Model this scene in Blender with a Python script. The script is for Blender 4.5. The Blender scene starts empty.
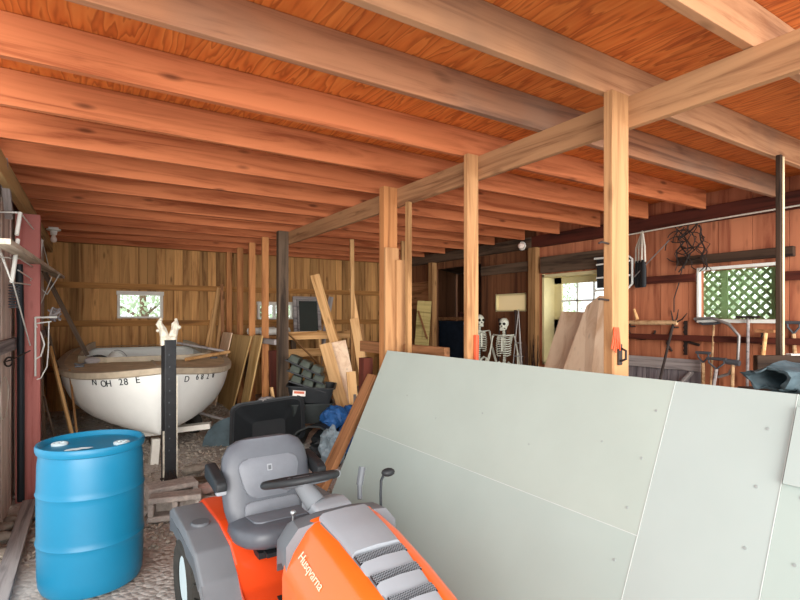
import bpy, bmesh, math, random
from mathutils import Vector, Matrix, Euler
random.seed(7)
C = bpy.context.scene.collection
R = math.radians
PI = math.pi

# ------------------------------------------------------------------ materials
def lin(h):
    h = h.lstrip('#')
    v = [int(h[i:i+2], 16)/255 for i in (0, 2, 4)]
    return tuple((c/12.92 if c <= .04045 else ((c+.055)/1.055)**2.4) for c in v) + (1,)

class NT:
    def __init__(s, name, rough=.7, metal=0, spec=.3):
        s.m = bpy.data.materials.new(name); s.m.use_nodes = True
        s.t = s.m.node_tree; s.n = s.t.nodes
        s.b = s.n['Principled BSDF']
        s.b.inputs['Roughness'].default_value = rough
        s.b.inputs['Metallic'].default_value = metal
        s.b.inputs['Specular IOR Level'].default_value = spec
    def new(s, typ, **kw):
        n = s.n.new(typ)
        for k, v in kw.items():
            if k in n.inputs: n.inputs[k].default_value = v
            else: setattr(n, k, v)
        return n
    def link(s, a, b): s.t.links.new(a, b)
    def math(s, op, a, b=None):
        n = s.n.new('ShaderNodeMath'); n.operation = op
        for i, v in enumerate((a, b)):
            if v is None: continue
            if isinstance(v, (int, float)): n.inputs[i].default_value = v
            else: s.link(v, n.inputs[i])
        return n.outputs[0]
    def mix(s, f, a, b, typ='MIX'):
        n = s.n.new('ShaderNodeMix'); n.data_type = 'RGBA'; n.blend_type = typ
        for sock, v in ((n.inputs[0], f), (n.inputs[6], a), (n.inputs[7], b)):
            if isinstance(v, (int, float, tuple)): sock.default_value = v
            else: s.link(v, sock)
        return n.outputs[2]
    def ramp(s, fac, stops):
        n = s.n.new('ShaderNodeValToRGB'); e = n.color_ramp.elements
        while len(e) < len(stops): e.new(.5)
        for q, (p, c) in zip(e, stops): q.position = p; q.color = c
        s.link(fac, n.inputs[0]); return n.outputs[0]

def plain(name, col, rough=.6, metal=0, var=.12, scale=6, bump=0, spec=.3, coat=0):
    t = NT(name, rough, metal, spec)
    co = t.new('ShaderNodeTexCoord')
    nz = t.new('ShaderNodeTexNoise', Scale=scale, Detail=5.0, Roughness=.6)
    t.link(co.outputs['Object'], nz.inputs['Vector'])
    c = lin(col)
    d = tuple(x*(1-var) for x in c[:3])+(1,); l = tuple(min(1, x*(1+var)) for x in c[:3])+(1,)
    t.link(t.ramp(nz.outputs[0], [(.3, d), (.7, l)]), t.b.inputs['Base Color'])
    if bump:
        b = t.new('ShaderNodeBump', Strength=bump, Distance=.01)
        t.link(nz.outputs[0], b.inputs['Height']); t.link(b.outputs[0], t.b.inputs['Normal'])
    if coat: t.b.inputs['Coat Weight'].default_value = coat
    return t.m

def wood(name, light, dark, axis=0, rough=.75, knots=.6, tone=.16, grain=14, board=None, boardaxis=0, stain=None, stainamt=.5):
    """long grained timber: noise stretched along one object axis, knots, a tone per object and (board) per board"""
    t = NT(name, rough, 0, .2)
    co = t.new('ShaderNodeTexCoord'); inf = t.new('ShaderNodeObjectInfo')
    sc = [grain]*3; sc[axis] = grain*.06
    off = t.new('ShaderNodeVectorMath', operation='SCALE')
    t.link(inf.outputs['Random'], off.inputs['Scale']); off.inputs[0].default_value = (37, 53, 71)
    add = t.new('ShaderNodeVectorMath', operation='ADD')
    t.link(co.outputs['Object'], add.inputs[0]); t.link(off.outputs[0], add.inputs[1])
    vec = add.outputs[0]
    tonev = inf.outputs['Random']
    if board:
        sx = t.new('ShaderNodeSeparateXYZ'); t.link(co.outputs['Object'], sx.inputs[0])
        fl = t.math('FLOOR', t.math('DIVIDE', sx.outputs[boardaxis], board))
        wn = t.new('ShaderNodeTexWhiteNoise', noise_dimensions='1D'); t.link(fl, wn.inputs['W'])
        tonev = wn.outputs['Value']
        o2 = t.new('ShaderNodeVectorMath', operation='SCALE'); t.link(wn.outputs['Value'], o2.inputs['Scale'])
        o2.inputs[0].default_value = (3, 9, 17)
        a2 = t.new('ShaderNodeVectorMath', operation='ADD'); t.link(vec, a2.inputs[0]); t.link(o2.outputs[0], a2.inputs[1])
        vec = a2.outputs[0]
    mp = t.new('ShaderNodeMapping'); mp.inputs['Scale'].default_value = sc
    t.link(vec, mp.inputs['Vector'])
    nz = t.new('ShaderNodeTexNoise', Scale=1.0, Detail=6.0, Roughness=.62, Distortion=.8)
    t.link(mp.outputs[0], nz.inputs['Vector'])
    l, d = lin(light), lin(dark)
    col = t.ramp(nz.outputs[0], [(.34, d), (.46, tuple((a*.6+b*.4) for a, b in zip(l, d))), (.52, tuple((a*.85+b*.15) for a, b in zip(l, d))), (.6, l)])
    sk = [8]*3; sk[axis] = 2.4
    mk = t.new('ShaderNodeMapping'); mk.inputs['Scale'].default_value = sk
    t.link(vec, mk.inputs['Vector'])
    vo = t.new('ShaderNodeTexVoronoi', Scale=1.0); t.link(mk.outputs[0], vo.inputs['Vector'])
    kn = t.ramp(vo.outputs['Distance'], [(.06, (knots,)*3+(1,)), (.17, (0, 0, 0, 1))])
    col = t.mix(kn, col, tuple(x*.3 for x in d[:3])+(1,))
    if stain:
        n2 = t.new('ShaderNodeTexNoise', Scale=1.3, Detail=3.0); t.link(vec, n2.inputs['Vector'])
        f = t.ramp(n2.outputs[0], [(.45, (0, 0, 0, 1)), (.68, (stainamt,)*3+(1,))])
        col = t.mix(f, col, lin(stain))
    val = t.math('ADD', t.math('MULTIPLY', tonev, 2*tone), 1-tone)
    hs = t.new('ShaderNodeHueSaturation'); t.link(val, hs.inputs['Value']); t.link(col, hs.inputs['Color'])
    t.link(hs.outputs[0], t.b.inputs['Base Color'])
    b = t.new('ShaderNodeBump', Strength=.25, Distance=.004)
    t.link(nz.outputs[0], b.inputs['Height']); t.link(b.outputs[0], t.b.inputs['Normal'])
    return t.m

def plywood(name, light, mid, dark, scale=(1.2, .16, 1)):
    """rotary cut plywood: wavy figured grain running along Y"""
    t = NT(name, .6, 0, .25)
    co = t.new('ShaderNodeTexCoord'); mp = t.new('ShaderNodeMapping'); mp.inputs['Scale'].default_value = scale
    t.link(co.outputs['Object'], mp.inputs['Vector'])
    n0 = t.new('ShaderNodeTexNoise', Scale=2.8, Detail=4.0, Roughness=.55); t.link(mp.outputs[0], n0.inputs['Vector'])
    rings = t.math('FRACT', t.math('MULTIPLY', n0.outputs[0], 20.0))
    col = t.ramp(rings, [(.0, lin(light)), (.55, lin(mid)), (.85, lin(dark)), (1, lin(light))])
    n1 = t.new('ShaderNodeTexNoise', Scale=14.0, Detail=5.0); t.link(mp.outputs[0], n1.inputs['Vector'])
    col = t.mix(.35, col, t.ramp(n1.outputs[0], [(.3, lin(dark)), (.7, lin(light))]))
    n2 = t.new('ShaderNodeTexNoise', Scale=.9, Detail=2.0); t.link(co.outputs['Object'], n2.inputs['Vector'])
    hs = t.new('ShaderNodeHueSaturation'); t.link(col, hs.inputs['Color'])
    t.link(t.math('ADD', t.math('MULTIPLY', n2.outputs[0], .5), .78), hs.inputs['Value'])
    vo = t.new('ShaderNodeTexVoronoi', Scale=2.1); t.link(co.outputs['Object'], vo.inputs['Vector'])
    kn = t.ramp(vo.outputs['Distance'], [(.04, (.8,)*3+(1,)), (.07, (0, 0, 0, 1))])
    c2 = t.mix(kn, hs.outputs[0], lin('#5a2410'))
    t.link(c2, t.b.inputs['Base Color'])
    return t.m

M = {}
M['joist'] = wood('orange_joist_wood', '#c0734a', '#8e4a2a', 0, knots=.75, tone=.12, grain=13)
M['joist_pale'] = wood('pale_joist_wood', '#b98862', '#87583a', 0, knots=.4, tone=.05, stain='#7d6250', stainamt=.75)
M['joist_grey'] = wood('weathered_joist_wood', '#b07a58', '#754a35', 0, knots=.4, tone=.05, stain='#8f7664', stainamt=.55)
M['girder'] = wood('girder_wood', '#ac805a', '#7b5439', 0, knots=.4, tone=.05)
M['post'] = wood('pale_post_wood', '#b98a5e', '#8f6440', 0, knots=.4, tone=.06)
M['post_tan'] = wood('tan_post_wood', '#bd8150', '#885532', 0, knots=.5, tone=.12)
M['stud'] = wood('dull_stud_wood', '#b08558', '#74502f', 0, knots=.5, tone=.16)
M['plank'] = wood('loose_plank_wood', '#c99d6a', '#8f6438', 0, knots=.5, tone=.2)
M['fresh'] = wood('fresh_plank_wood', '#dcb07c', '#b5814c', 0, knots=.4, tone=.12)
M['old'] = wood('old_dark_wood', '#6b5746', '#352a22', 0, knots=.3, tone=.2)
M['brown'] = wood('brown_plank_wood', '#a3714c', '#674428', 0, knots=.5, tone=.12)
M['grey'] = wood('grey_weathered_wood', '#a39b97', '#6a6264', 0, knots=.3, tone=.15)
M['greyv'] = wood('grey_weathered_boards', '#8d8587', '#575054', 2, knots=.3, tone=.15, board=.12, boardaxis=0)
M['pinkply'] = wood('pinkish_plywood', '#ecd0b2', '#d0aa88', 2, knots=.3, tone=.06, grain=6)
M['tanply'] = wood('tan_plywood', '#c2a06c', '#9a7644', 2, knots=.3, tone=.1, grain=6)
M['redpost'] = wood('faded_red_paint_wood', '#bd766e', '#9a4f4a', 0, knots=.4, tone=.03)
M['redbrown'] = wood('red_brown_wood', '#57291e', '#331812', 0, knots=.3, tone=.1)
M['darkboard'] = wood('dark_board_wood', '#4d3a2d', '#241a15', 0, knots=.2, tone=.1)
M['farwall'] = wood('brown_wall_boards', '#c08f58', '#7d5430', 2, knots=.6, tone=.3, grain=10, board=.13, boardaxis=0)
M['girt'] = wood('girt_wood', '#ad7a44', '#704a28', 0, knots=.4, tone=.08)
M['rightwall'] = wood('lit_red_wall_boards', '#bd7856', '#8c4d36', 2, knots=.5, tone=.1, grain=9, board=.3, boardaxis=0)  # lit tone of the right wall's wood
M['rightback'] = wood('dark_brown_shaded_wall_boards', '#7d5237', '#4a2d1f', 2, knots=.4, tone=.1, grain=9, board=.3, boardaxis=0)  # right wall's wood with the rear shade put into the colour; also shed walls
M['leftwall'] = wood('grey_pink_wall_boards', '#d6c2b4', '#a68e84', 2, knots=.4, tone=.14, grain=9, board=.17, boardaxis=0)
M['paletan'] = wood('pale_tan_trim_wood', '#dcc9a4', '#b89f74', 0, knots=.2, tone=.04)
M['plate'] = wood('weathered_plate_wood', '#b59464', '#7a5f3e', 0, knots=.3, tone=.05)
M['ceiling'] = plywood('orange_roof_plywood', '#e0843f', '#d26d2f', '#a04a1e')
M['cream'] = plain('cream_painted_wood', '#d9cd9c', .6, var=.06)
M['yellowboard'] = wood('yellow_siding', '#c9b476', '#8c7a48', 0, knots=.2, tone=.05)
M['white'] = plain('white_paint', '#e2e2da', .45, var=.06)
M['whiteboard'] = plain('chalky_white_board', '#d9d3c8', .7, var=.08)
M['wire'] = plain('white_coated_wire', '#dcdcd4', .4, var=.05)
M['black'] = plain('black_plastic', '#26282a', .5, var=.2, scale=5)
M['blackmatt'] = plain('black_matt_plastic', '#2c302f', .6, var=.25, scale=7)
M['trayolive'] = plain('dusty_black_tray_plastic', '#4c524a', .6, var=.3, scale=9)
M['hose'] = plain('black_rubber', '#1d2126', .5, var=.15)
M['iron'] = plain('dark_rusty_iron', '#3a302c', .6, .4, var=.3, scale=20)
M['steel'] = plain('worn_grey_steel', '#8f8a86', .45, .6, var=.2, scale=15)
M['handle'] = wood('tool_handle_wood', '#c6a27a', '#94704c', 0, knots=.1, tone=.1)
M['bone'] = plain('grey_white_bone_plastic', '#c3c4b4', .6, var=.1)
M['boneshade'] = plain('dark_socket', '#17150f', .8)
M['concrete'] = plain('dusty_concrete', '#b3a79e', .95, var=.25, scale=25, bump=.5)
M['pinkstone'] = plain('pinkish_stone', '#c7a79c', .9, var=.15, scale=14, bump=.4)
M['stone'] = plain('grey_stone', '#a09588', .95, var=.3, scale=14, bump=.5)
M['blue'] = plain('blue_drum_plastic', '#157498', .38, var=.05, scale=3, spec=.4)
M['bung'] = plain('pale_grey_plastic', '#c3d3d6', .5, var=.05)
M['residue'] = plain('dried_white_residue', '#cfd6d6', .9, var=.1)
M['bluebag'] = plain('blue_woven_plastic', '#2b5a92', .55, var=.35, scale=9)
M['clearbag'] = plain('grey_translucent_plastic_bag', '#8b9aa2', .3, var=.3, scale=16, bump=.6)
M['tarp'] = plain('blue_grey_tarpaulin', '#46555b', .6, var=.3, scale=9, bump=.4)
M['bluetarp'] = plain('blue_tarp_sheet', '#8090b8', .6, var=.3, scale=20)
M['darkblue'] = plain('dark_blue_cloth', '#1e2836', .9, var=.3, scale=8)
M['labelred'] = plain('red_orange_label', '#c5603f', .5, var=.1)
M['labelwhite'] = plain('white_label_paper', '#e3d9cf', .5, var=.05)
M['orangered'] = plain('orange_red_plastic', '#c8502c', .5, var=.1)
M['hullpaint'] = plain('white_boat_paint', '#e6e6e0', .35, var=.05, scale=3)
M['gunwale'] = plain('weathered_tan_gunwale', '#b5a68f', .7, var=.15, scale=12)
M['deck'] = plain('dirty_tan_deck', '#c6b18e', .75, var=.2, scale=6)
M['hullinside'] = plain('pale_boat_interior', '#c2b8a2', .7, var=.12)
M['ink'] = plain('black_lettering', '#24282c', .6)
M['orange'] = plain('orange_mower_paint', '#f0641f', .28, var=.03, spec=.5, coat=.3)
M['orangedeep'] = plain('red_orange_mower_paint', '#e2481c', .28, var=.03, spec=.5, coat=.3)
M['mowergrey'] = plain('grey_mower_plastic', '#727579', .5, var=.05)
M['mowerlight'] = plain('light_grey_mower_plastic', '#94979c', .5, var=.04)
M['mowerdark'] = plain('dark_grey_mower_plastic', '#5c5f63', .5, var=.08)
M['seatvinyl'] = plain('grey_seat_vinyl', '#53565d', .42, var=.05, scale=30, spec=.5)
M['seatpanel'] = plain('silver_seat_vinyl', '#6a6d74', .4, var=.05, scale=30, spec=.5)
M['rubber'] = plain('dusty_tyre_rubber', '#35332f', .85, var=.25, scale=12)
M['lettersilver'] = plain('silver_lettering', '#f2c9ae', .4, var=.02)
M['chrome'] = plain('bright_metal', '#c9cbcc', .3, .8, var=.05)
M['leadgrey'] = plain('scratched_dark_metal', '#55585c', .5, .3, var=.2)
M['rope'] = plain('off_white_rope', '#cfc8b8', .9, var=.1, scale=40)
M['flake'] = plain('flaking_pale_paint_wood', '#cfc6b4', .9, var=.35, scale=18, bump=.6)
M['blackwrap'] = plain('black_painted_post', '#2b2c2e', .55, var=.25, scale=14)
M['gypsum1'] = plain('pale_green_gypsum_board', '#aab6af', .8, var=.03, scale=2)
M['gypsum2'] = plain('pale_grey_gypsum_board', '#adb7b2', .8, var=.03, scale=2)
M['gypsum3'] = plain('pale_cream_gypsum_board', '#adb7ae', .8, var=.04, scale=2)
M['joint'] = plain('white_joint_line', '#c9cfca', .9, var=.02)
M['screw'] = plain('dull_screw_heads', '#a3a9a6', .6, .3)
M['ceramic'] = plain('white_ceramic', '#dddbd2', .35, var=.03)
M['bulb'] = plain('frosted_bulb_glass', '#e6d3c6', .25, var=.02)
M['lattice'] = plain('green_painted_lattice', '#7f9a68', .7, var=.1)
M['leaf'] = plain('green_leaves', '#9dbb84', .7, var=.45, scale=3)
M['leafpale'] = plain('pale_green_leaves', '#b9d0ae', .7, var=.4, scale=3)
M['bark'] = plain('tree_bark', '#6b5a48', .9, var=.3, scale=20)
M['chips'] = plain('dead_leaves_and_wood_chips', '#b8a897', .95, var=.4, scale=30)
M['twigs'] = plain('dark_dry_twigs', '#3b2a22', .9, var=.3, scale=30)
g = NT('beige_window_shade', .8); g.b.inputs['Base Color'].default_value = lin('#e8dabc')
tr = g.new('ShaderNodeBsdfTranslucent'); tr.inputs[0].default_value = lin('#f0e2c4'); ms = g.new('ShaderNodeMixShader'); ms.inputs[0].default_value = .6
g.link(g.b.outputs[0], ms.inputs[1]); g.link(tr.outputs[0], ms.inputs[2]); g.link(ms.outputs[0], g.n['Material Output'].inputs[0]); M['beige'] = g.m
g = NT('window_glass', .05, 0, .5); g.b.inputs['Transmission Weight'].default_value = 1; g.b.inputs['Base Color'].default_value = (.97, 1, .98, 1); g.b.inputs['IOR'].default_value = 1.05; M['glass'] = g.m
g = NT('dark_dusty_glass', .15, 0, .6); g.b.inputs['Base Color'].default_value = lin('#39403c'); M['darkglass'] = g.m

def dirt():
    t = NT('dirt_and_gravel_floor', .95, 0, .15)
    co = t.new('ShaderNodeTexCoord')
    n = t.new('ShaderNodeTexNoise', Scale=1.2, Detail=6.0, Roughness=.65); t.link(co.outputs['Object'], n.inputs['Vector'])
    col = t.ramp(n.outputs[0], [(.32, lin('#9c8e84')), (.5, lin('#c2b6ac')), (.68, lin('#d8d0c8'))])
    v = t.new('ShaderNodeTexVoronoi', Scale=32.0); t.link(co.outputs['Object'], v.inputs['Vector'])
    hsv = t.new('ShaderNodeSeparateColor'); t.link(v.outputs['Color'], hsv.inputs[0])
    peb = t.ramp(hsv.outputs[0], [(.2, lin('#9e958c')), (.6, lin('#c6beb5')), (.95, lin('#d8d0c6'))])
    n2 = t.new('ShaderNodeTexNoise', Scale=2.6, Detail=3.0); t.link(co.outputs['Object'], n2.inputs['Vector'])
    f = t.ramp(n2.outputs[0], [(.42, (0, 0, 0, 1)), (.6, (.8, .8, .8, 1))])
    t.link(t.mix(f, col, peb), t.b.inputs['Base Color'])
    b = t.new('ShaderNodeBump', Strength=.45, Distance=.02)
    hh = t.math('ADD', t.math('MULTIPLY', v.outputs['Distance'], -1.0), n.outputs[0])
    t.link(hh, b.inputs['Height']); t.link(b.outputs[0], t.b.inputs['Normal'])
    return t.m
M['dirt'] = dirt()

# ------------------------------------------------------------------ mesh helpers
def obj(name, bm, mat, parent=None, smooth=False, mats=None):
    me = bpy.data.meshes.new(name)
    bmesh.ops.recalc_face_normals(bm, faces=bm.faces[:])
    bm.to_mesh(me); bm.free()
    for m in (mats or [mat]): me.materials.append(M[m] if isinstance(m, str) else m)
    if smooth:
        for p in me.polygons: p.use_smooth = True
        try: me.set_sharp_from_angle(angle=R(40))
        except Exception: pass
    o = bpy.data.objects.new(name, me); C.objects.link(o)
    if parent: o.parent = parent
    return o

def tag(o, label=None, cat=None, group=None, kind=None):
    if label: o['label'] = label
    if cat: o['category'] = cat
    if group: o['group'] = group
    if kind: o['kind'] = kind
    return o

def thing(name, label, cat, loc=(0, 0, 0), rot=(0, 0, 0), group=None):
    o = bpy.data.objects.new(name, None); C.objects.link(o); o.empty_display_size = .1
    o.location = loc; o.rotation_euler = rot
    return tag(o, label, cat, group)

def copy_tree(o, parent=None):
    c = o.copy(); C.objects.link(c); c.parent = parent
    for ch in list(o.children): copy_tree(ch, c)
    return c

def BM(): return bmesh.new()

def box(bm, c, s, rot=None, bev=0):
    r = bmesh.ops.create_cube(bm, size=1.0)
    vs = r['verts']
    for v in vs: v.co = Vector((v.co.x*s[0], v.co.y*s[1], v.co.z*s[2]))
    if bev:
        es = list({e for v in vs for e in v.link_edges})
        rr = bmesh.ops.bevel(bm, geom=es, offset=bev, segments=2, profile=.6, affect='EDGES')
        vs = list({v for f in rr['faces'] for v in f.verts} | {v for v in vs if v.is_valid})
    m = Matrix.Translation(c) @ (rot.to_matrix().to_4x4() if isinstance(rot, Euler) else (rot if rot else Matrix()))
    for v in vs: v.co = m @ v.co
    return vs

def frames(pts):
    pts = [Vector(p) for p in pts]; T = []
    for i in range(len(pts)):
        a = pts[max(i-1, 0)]; b = pts[min(i+1, len(pts)-1)]
        T.append((b-a).normalized())
    n = T[0].orthogonal().normalized(); out = []
    for i, t in enumerate(T):
        if i:
            q = T[i-1].rotation_difference(t); n = q @ n
        n = (n-t*n.dot(t)).normalized()
        out.append((pts[i], n, t.cross(n)))
    return out

def tube(bm, pts, r, seg=8, cap=True):
    fr = frames(pts); rs = r if isinstance(r, (list, tuple)) else [r]*len(fr)
    rings = []
    for (p, n, b), rad in zip(fr, rs):
        rings.append([bm.verts.new(p+(n*math.cos(2*PI*k/seg)+b*math.sin(2*PI*k/seg))*rad) for k in range(seg)])
    for a, b in zip(rings, rings[1:]):
        for k in range(seg): bm.faces.new((a[k], a[(k+1) % seg], b[(k+1) % seg], b[k]))
    if cap: bm.faces.new(rings[0]); bm.faces.new(rings[-1])

def lathe(bm, prof, seg=32, mat=None, cap=True):
    mat = mat or Matrix(); rings = []
    for r, z in prof:
        rings.append([bm.verts.new(mat @ Vector((r*math.cos(2*PI*k/seg), r*math.sin(2*PI*k/seg), z))) for k in range(seg)])
    for a, b in zip(rings, rings[1:]):
        for k in range(seg): bm.faces.new((a[k], a[(k+1) % seg], b[(k+1) % seg], b[k]))
    if cap: bm.faces.new(rings[0]); bm.faces.new(rings[-1])

def loft(bm, rings, closed=True, cap=True):
    vr = [[bm.verts.new(p) for p in r] for r in rings]
    n = len(vr[0])
    for a, b in zip(vr, vr[1:]):
        for k in range(n if closed else n-1):
            bm.faces.new((a[k], a[(k+1) % n], b[(k+1) % n], b[k]))
    if cap and closed: bm.faces.new(vr[0]); bm.faces.new(vr[-1])
    return vr

def prism(bm, poly, a, b, f, bev=0):
    """poly of (u,v) extruded from a to b; f(u,v,w) gives the point"""
    A = [bm.verts.new(f(u, v, a)) for u, v in poly]; B_ = [bm.verts.new(f(u, v, b)) for u, v in poly]
    n = len(poly); fs = [bm.faces.new(A), bm.faces.new(B_)]
    for k in range(n): fs.append(bm.faces.new((A[k], A[(k+1) % n], B_[(k+1) % n], B_[k])))
    if bev:
        es = list({e for q in fs for e in q.edges})
        bmesh.ops.bevel(bm, geom=es, offset=bev, segments=3, profile=.5, affect='EDGES', clamp_overlap=True)

def sphere(bm, c, r, sub=2, s=(1, 1, 1)):
    q = bmesh.ops.create_icosphere(bm, subdivisions=sub, radius=r)
    for v in q['verts']: v.co = Vector((v.co.x*s[0], v.co.y*s[1], v.co.z*s[2]))+Vector(c)
    return q['verts']

def rock(bm, c, r, s=(1, 1, 1), seed=0):
    rn = random.Random(seed)
    vs = sphere(bm, (0, 0, 0), r, 2, s)
    for v in vs: v.co *= 1+rn.uniform(-.16, .16)
    for v in vs: v.co += Vector(c)

def sweep_frame(p0, p1, up=(0, 0, 1), roll=0):
    p0, p1 = Vector(p0), Vector(p1); x = (p1-p0).normalized(); up = Vector(up)
    if abs(x.dot(up)) > .98: up = Vector((1, 0, 0)) if abs(x.x) < .9 else Vector((0, 1, 0))
    y = up.cross(x).normalized(); z = x.cross(y)
    m = Matrix((x, y, z)).transposed().to_4x4()
    m = m @ Matrix.Rotation(roll, 4, 'X')
    m.translation = (p0+p1)/2
    return m, (p1-p0).length

def beam(name, p0, p1, w, h, mat, parent=None, up=(0, 0, 1), roll=0, bev=.004):
    """a straight timber between two points: w across, h along up"""
    m, L = sweep_frame(p0, p1, up, roll)
    bm = BM(); box(bm, (0, 0, 0), (L, w, h), bev=bev)
    o = obj(name, bm, mat, parent); o.matrix_basis = m
    return o

def lathe_between(bm, p0, p1, r0, r1=None, seg=10): tube(bm, [p0, p1], [r0, r1 if r1 is not None else r0], seg)

def text_mesh(s, size, thick=.001):
    cu = bpy.data.curves.new('lettering', 'FONT'); cu.body = s; cu.size = size; cu.extrude = thick
    cu.align_x = 'CENTER'; cu.align_y = 'CENTER'
    o = bpy.data.objects.new('lettering', cu); C.objects.link(o)
    dg = bpy.context.evaluated_depsgraph_get(); dg.update()
    me = bpy.data.meshes.new_from_object(o.evaluated_get(dg))
    bpy.data.objects.remove(o); bpy.data.curves.remove(cu)
    return me

def add_text(bm, s, size, m, thick=.001):
    me = text_mesh(s, size, thick); me.transform(m); bm.from_mesh(me); bpy.data.meshes.remove(me)

def fz(y, x=0):
    return 0 if y < 5.5 else min(.3, (y-5.5)*.12)

# ------------------------------------------------------------------ the setting
def plank_wall(name, L, H, holes, mat, bw, th=.02, gap=.004, rand=.004, cut=None):
    """vertical boards in local x (0..L), z (0..H), with rectangular holes (x0,x1,z0,z1)"""
    bm = BM(); x = 0; rn = random.Random(3)
    edges = sorted({0, L} | {h[0] for h in holes} | {h[1] for h in holes})
    k = 0; xs = [0]
    while xs[-1] < L-1e-6:
        nx = min(L, (math.floor(xs[-1]/bw+1e-6)+1)*bw)
        for e in edges:
            if xs[-1]+1e-6 < e < nx-1e-6: nx = e; break
        xs.append(nx)
    for a, b in zip(xs, xs[1:]):
        segs = [(0, H if not cut else cut((a+b)/2))]
        for h in holes:
            if h[0]-1e-6 <= a and b <= h[1]+1e-6:
                ns = []
                for s0, s1 in segs:
                    if h[2] > s0: ns.append((s0, min(h[2], s1)))
                    if h[3] < s1: ns.append((max(h[3], s0), s1))
                segs = ns
        dy = rn.uniform(-rand, rand)
        ga = gap if abs(a/bw-round(a/bw)) < 1e-4 else 0
        gb = gap if abs(b/bw-round(b/bw)) < 1e-4 else 0
        for s0, s1 in segs:
            if s1-s0 > .001 and b-a-ga/2-gb/2 > .001:
                box(bm, ((a+ga/2+b-gb/2)/2, dy, (s0+s1)/2), (b-a-ga/2-gb/2, th, s1-s0))
    # a thin backing closes the gaps
    for s0, s1, z0, z1 in rects_without(L, H, holes): box(bm, ((s0+s1)/2, th*.9, (z0+z1)/2), (s1-s0, .006, z1-z0))
    o = obj(name, bm, mat); o['kind'] = 'structure'
    return o

def rects_without(L, H, holes):
    xs = sorted({0, L} | {h[0] for h in holes} | {h[1] for h in holes}); out = []
    for a, b in zip(xs, xs[1:]):
        segs = [(0, H)]
        for h in holes:
            if h[0]-1e-6 <= a and b <= h[1]+1e-6:
                ns = []
                for s0, s1 in segs:
                    if h[2] > s0: ns.append((s0, h[2]))
                    if h[3] < s1: ns.append((h[3], s1))
                segs = ns
        out += [(a, b, s0, s1) for s0, s1 in segs]
    return out

def structure(o): o['kind'] = 'structure'; return o

# ground, rising a little towards the back
bm = BM()
nx, ny = 60, 90; X0, X1, Y0, Y1 = -3.5, 9.2, -2.5, 9.6
rn = random.Random(1); grid = []
for j in range(ny+1):
    row = []
    for i in range(nx+1):
        x = X0+(X1-X0)*i/nx; y = Y0+(Y1-Y0)*j/ny
        row.append(bm.verts.new((x, y, fz(y)-rn.uniform(0, .02))))
    grid.append(row)
for j in range(ny):
    for i in range(nx): bm.faces.new((grid[j][i], grid[j][i+1], grid[j+1][i+1], grid[j+1][i]))
structure(obj('floor', bm, 'dirt', smooth=True))

# roof deck
bm = BM(); box(bm, (2.5, 4.65, 2.93), (6.3, 8.7, .02))
structure(obj('ceiling', bm, 'ceiling'))

FY, RX = 8.9, 5.45
# far wall: local x runs along world X from -.6
o = plank_wall('wall_far', 6.2, 2.95, [(.54+.6, 1.18+.6, 1.63, 2.03), (2.69+.6, 3.35+.6, 1.61, 1.9)], 'farwall', .13)
o.location = (-.6, FY+.012, 0)
for n, (z, y0) in enumerate(((2.12, FY-.03), (1.555, FY-.03), (2.78, FY-.03), (.9, FY-.03))):
    structure(beam('trim_%d' % (n+1), (-.42, y0, z), (5.4, y0, z), .04, .09, 'girt'))
def window_far(n, x0, x1, z0, z1):
    bm = BM()
    for c, s in (((x0+.02, FY, (z0+z1)/2), (.04, .1, z1-z0)), ((x1-.02, FY, (z0+z1)/2), (.04, .1, z1-z0)),
                 (((x0+x1)/2, FY, z0+.015), (x1-x0, .12, .03)), (((x0+x1)/2, FY, z1-.03), (x1-x0+.02, .12, .06))): box(bm, c, s, bev=.004)
    w = structure(obj('window_%d' % n, bm, 'whiteboard'))
    bm = BM(); box(bm, ((x0+x1)/2, FY+.02, (z0+z1)/2), (x1-x0-.07, .004, z1-z0-.08)); obj('pane', bm, 'glass', w)
    return w
window_far(1, .54, 1.18, 1.63, 2.05)
w2 = window_far(2, 2.69, 3.35, 1.61, 1.92)
bm = BM(); box(bm, (3.0, FY, 1.76), (.05, .05, .29)); obj('mullion', bm, 'whiteboard', w2)

# left wall, slightly out of square like the barn's
def xl(y): return -.52+.03*(y-3.9)
LA = math.atan2(5.0, .15)
o = plank_wall('wall_left', 4.75, 2.95, [], 'leftwall', .17)
o.location = (xl(4.2)-.015, 4.2, 0); o.rotation_euler = (0, 0, LA)
structure(beam('trim_5', (xl(3.6)+.09, 3.6, 2.65), (xl(8.85)+.075, 8.85, 2.65), .05, .15, 'plate'))
structure(beam('trim_6', (xl(4.4)+.02, 4.4, 1.42), (xl(8.8)+.02, 8.8, 1.42), .04, .1, 'grey'))

# right wall: local x runs along world -Y from FY
def ry(y): return FY-y
hol = [(ry(7.33), ry(6.15), 0, 2.5), (ry(5.81), ry(5.19), 1.74, 1.99), (ry(4.88), ry(3.83), 1.0, 2.23), (ry(2.76), ry(2.09), 1.63, 2.12)]
split = ry(5.0)
def wall_right(name, a, b, mat):
    hs = [(max(h[0], a)-a, min(h[1], b)-a, h[2], h[3]) for h in hol if h[1] > a and h[0] < b]
    o = plank_wall(name, b-a, 2.95, hs, mat, .3)
    o.location = (RX+.012, FY-a, 0); o.rotation_euler = (0, 0, -PI/2); return o
wall_right('wall_right_back', 0, split, 'rightback')  # same wall, darker copy: dimmer light at the back is in the colour
wall_right('wall_right', split, ry(.9), 'rightwall')
structure(beam('trim_7', (RX-.05, 5.0, 2.69), (RX-.05, 1.0, 2.69), .1, .15, 'redbrown'))
structure(beam('trim_8', (RX-.05, 8.85, 2.69), (RX-.05, 5.0, 2.69), .1, .15, 'old'))
structure(beam('trim_9', (RX-.03, 3.0, 2.24), (RX-.03, 1.95, 2.24), .06, .09, 'darkboard'))
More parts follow.
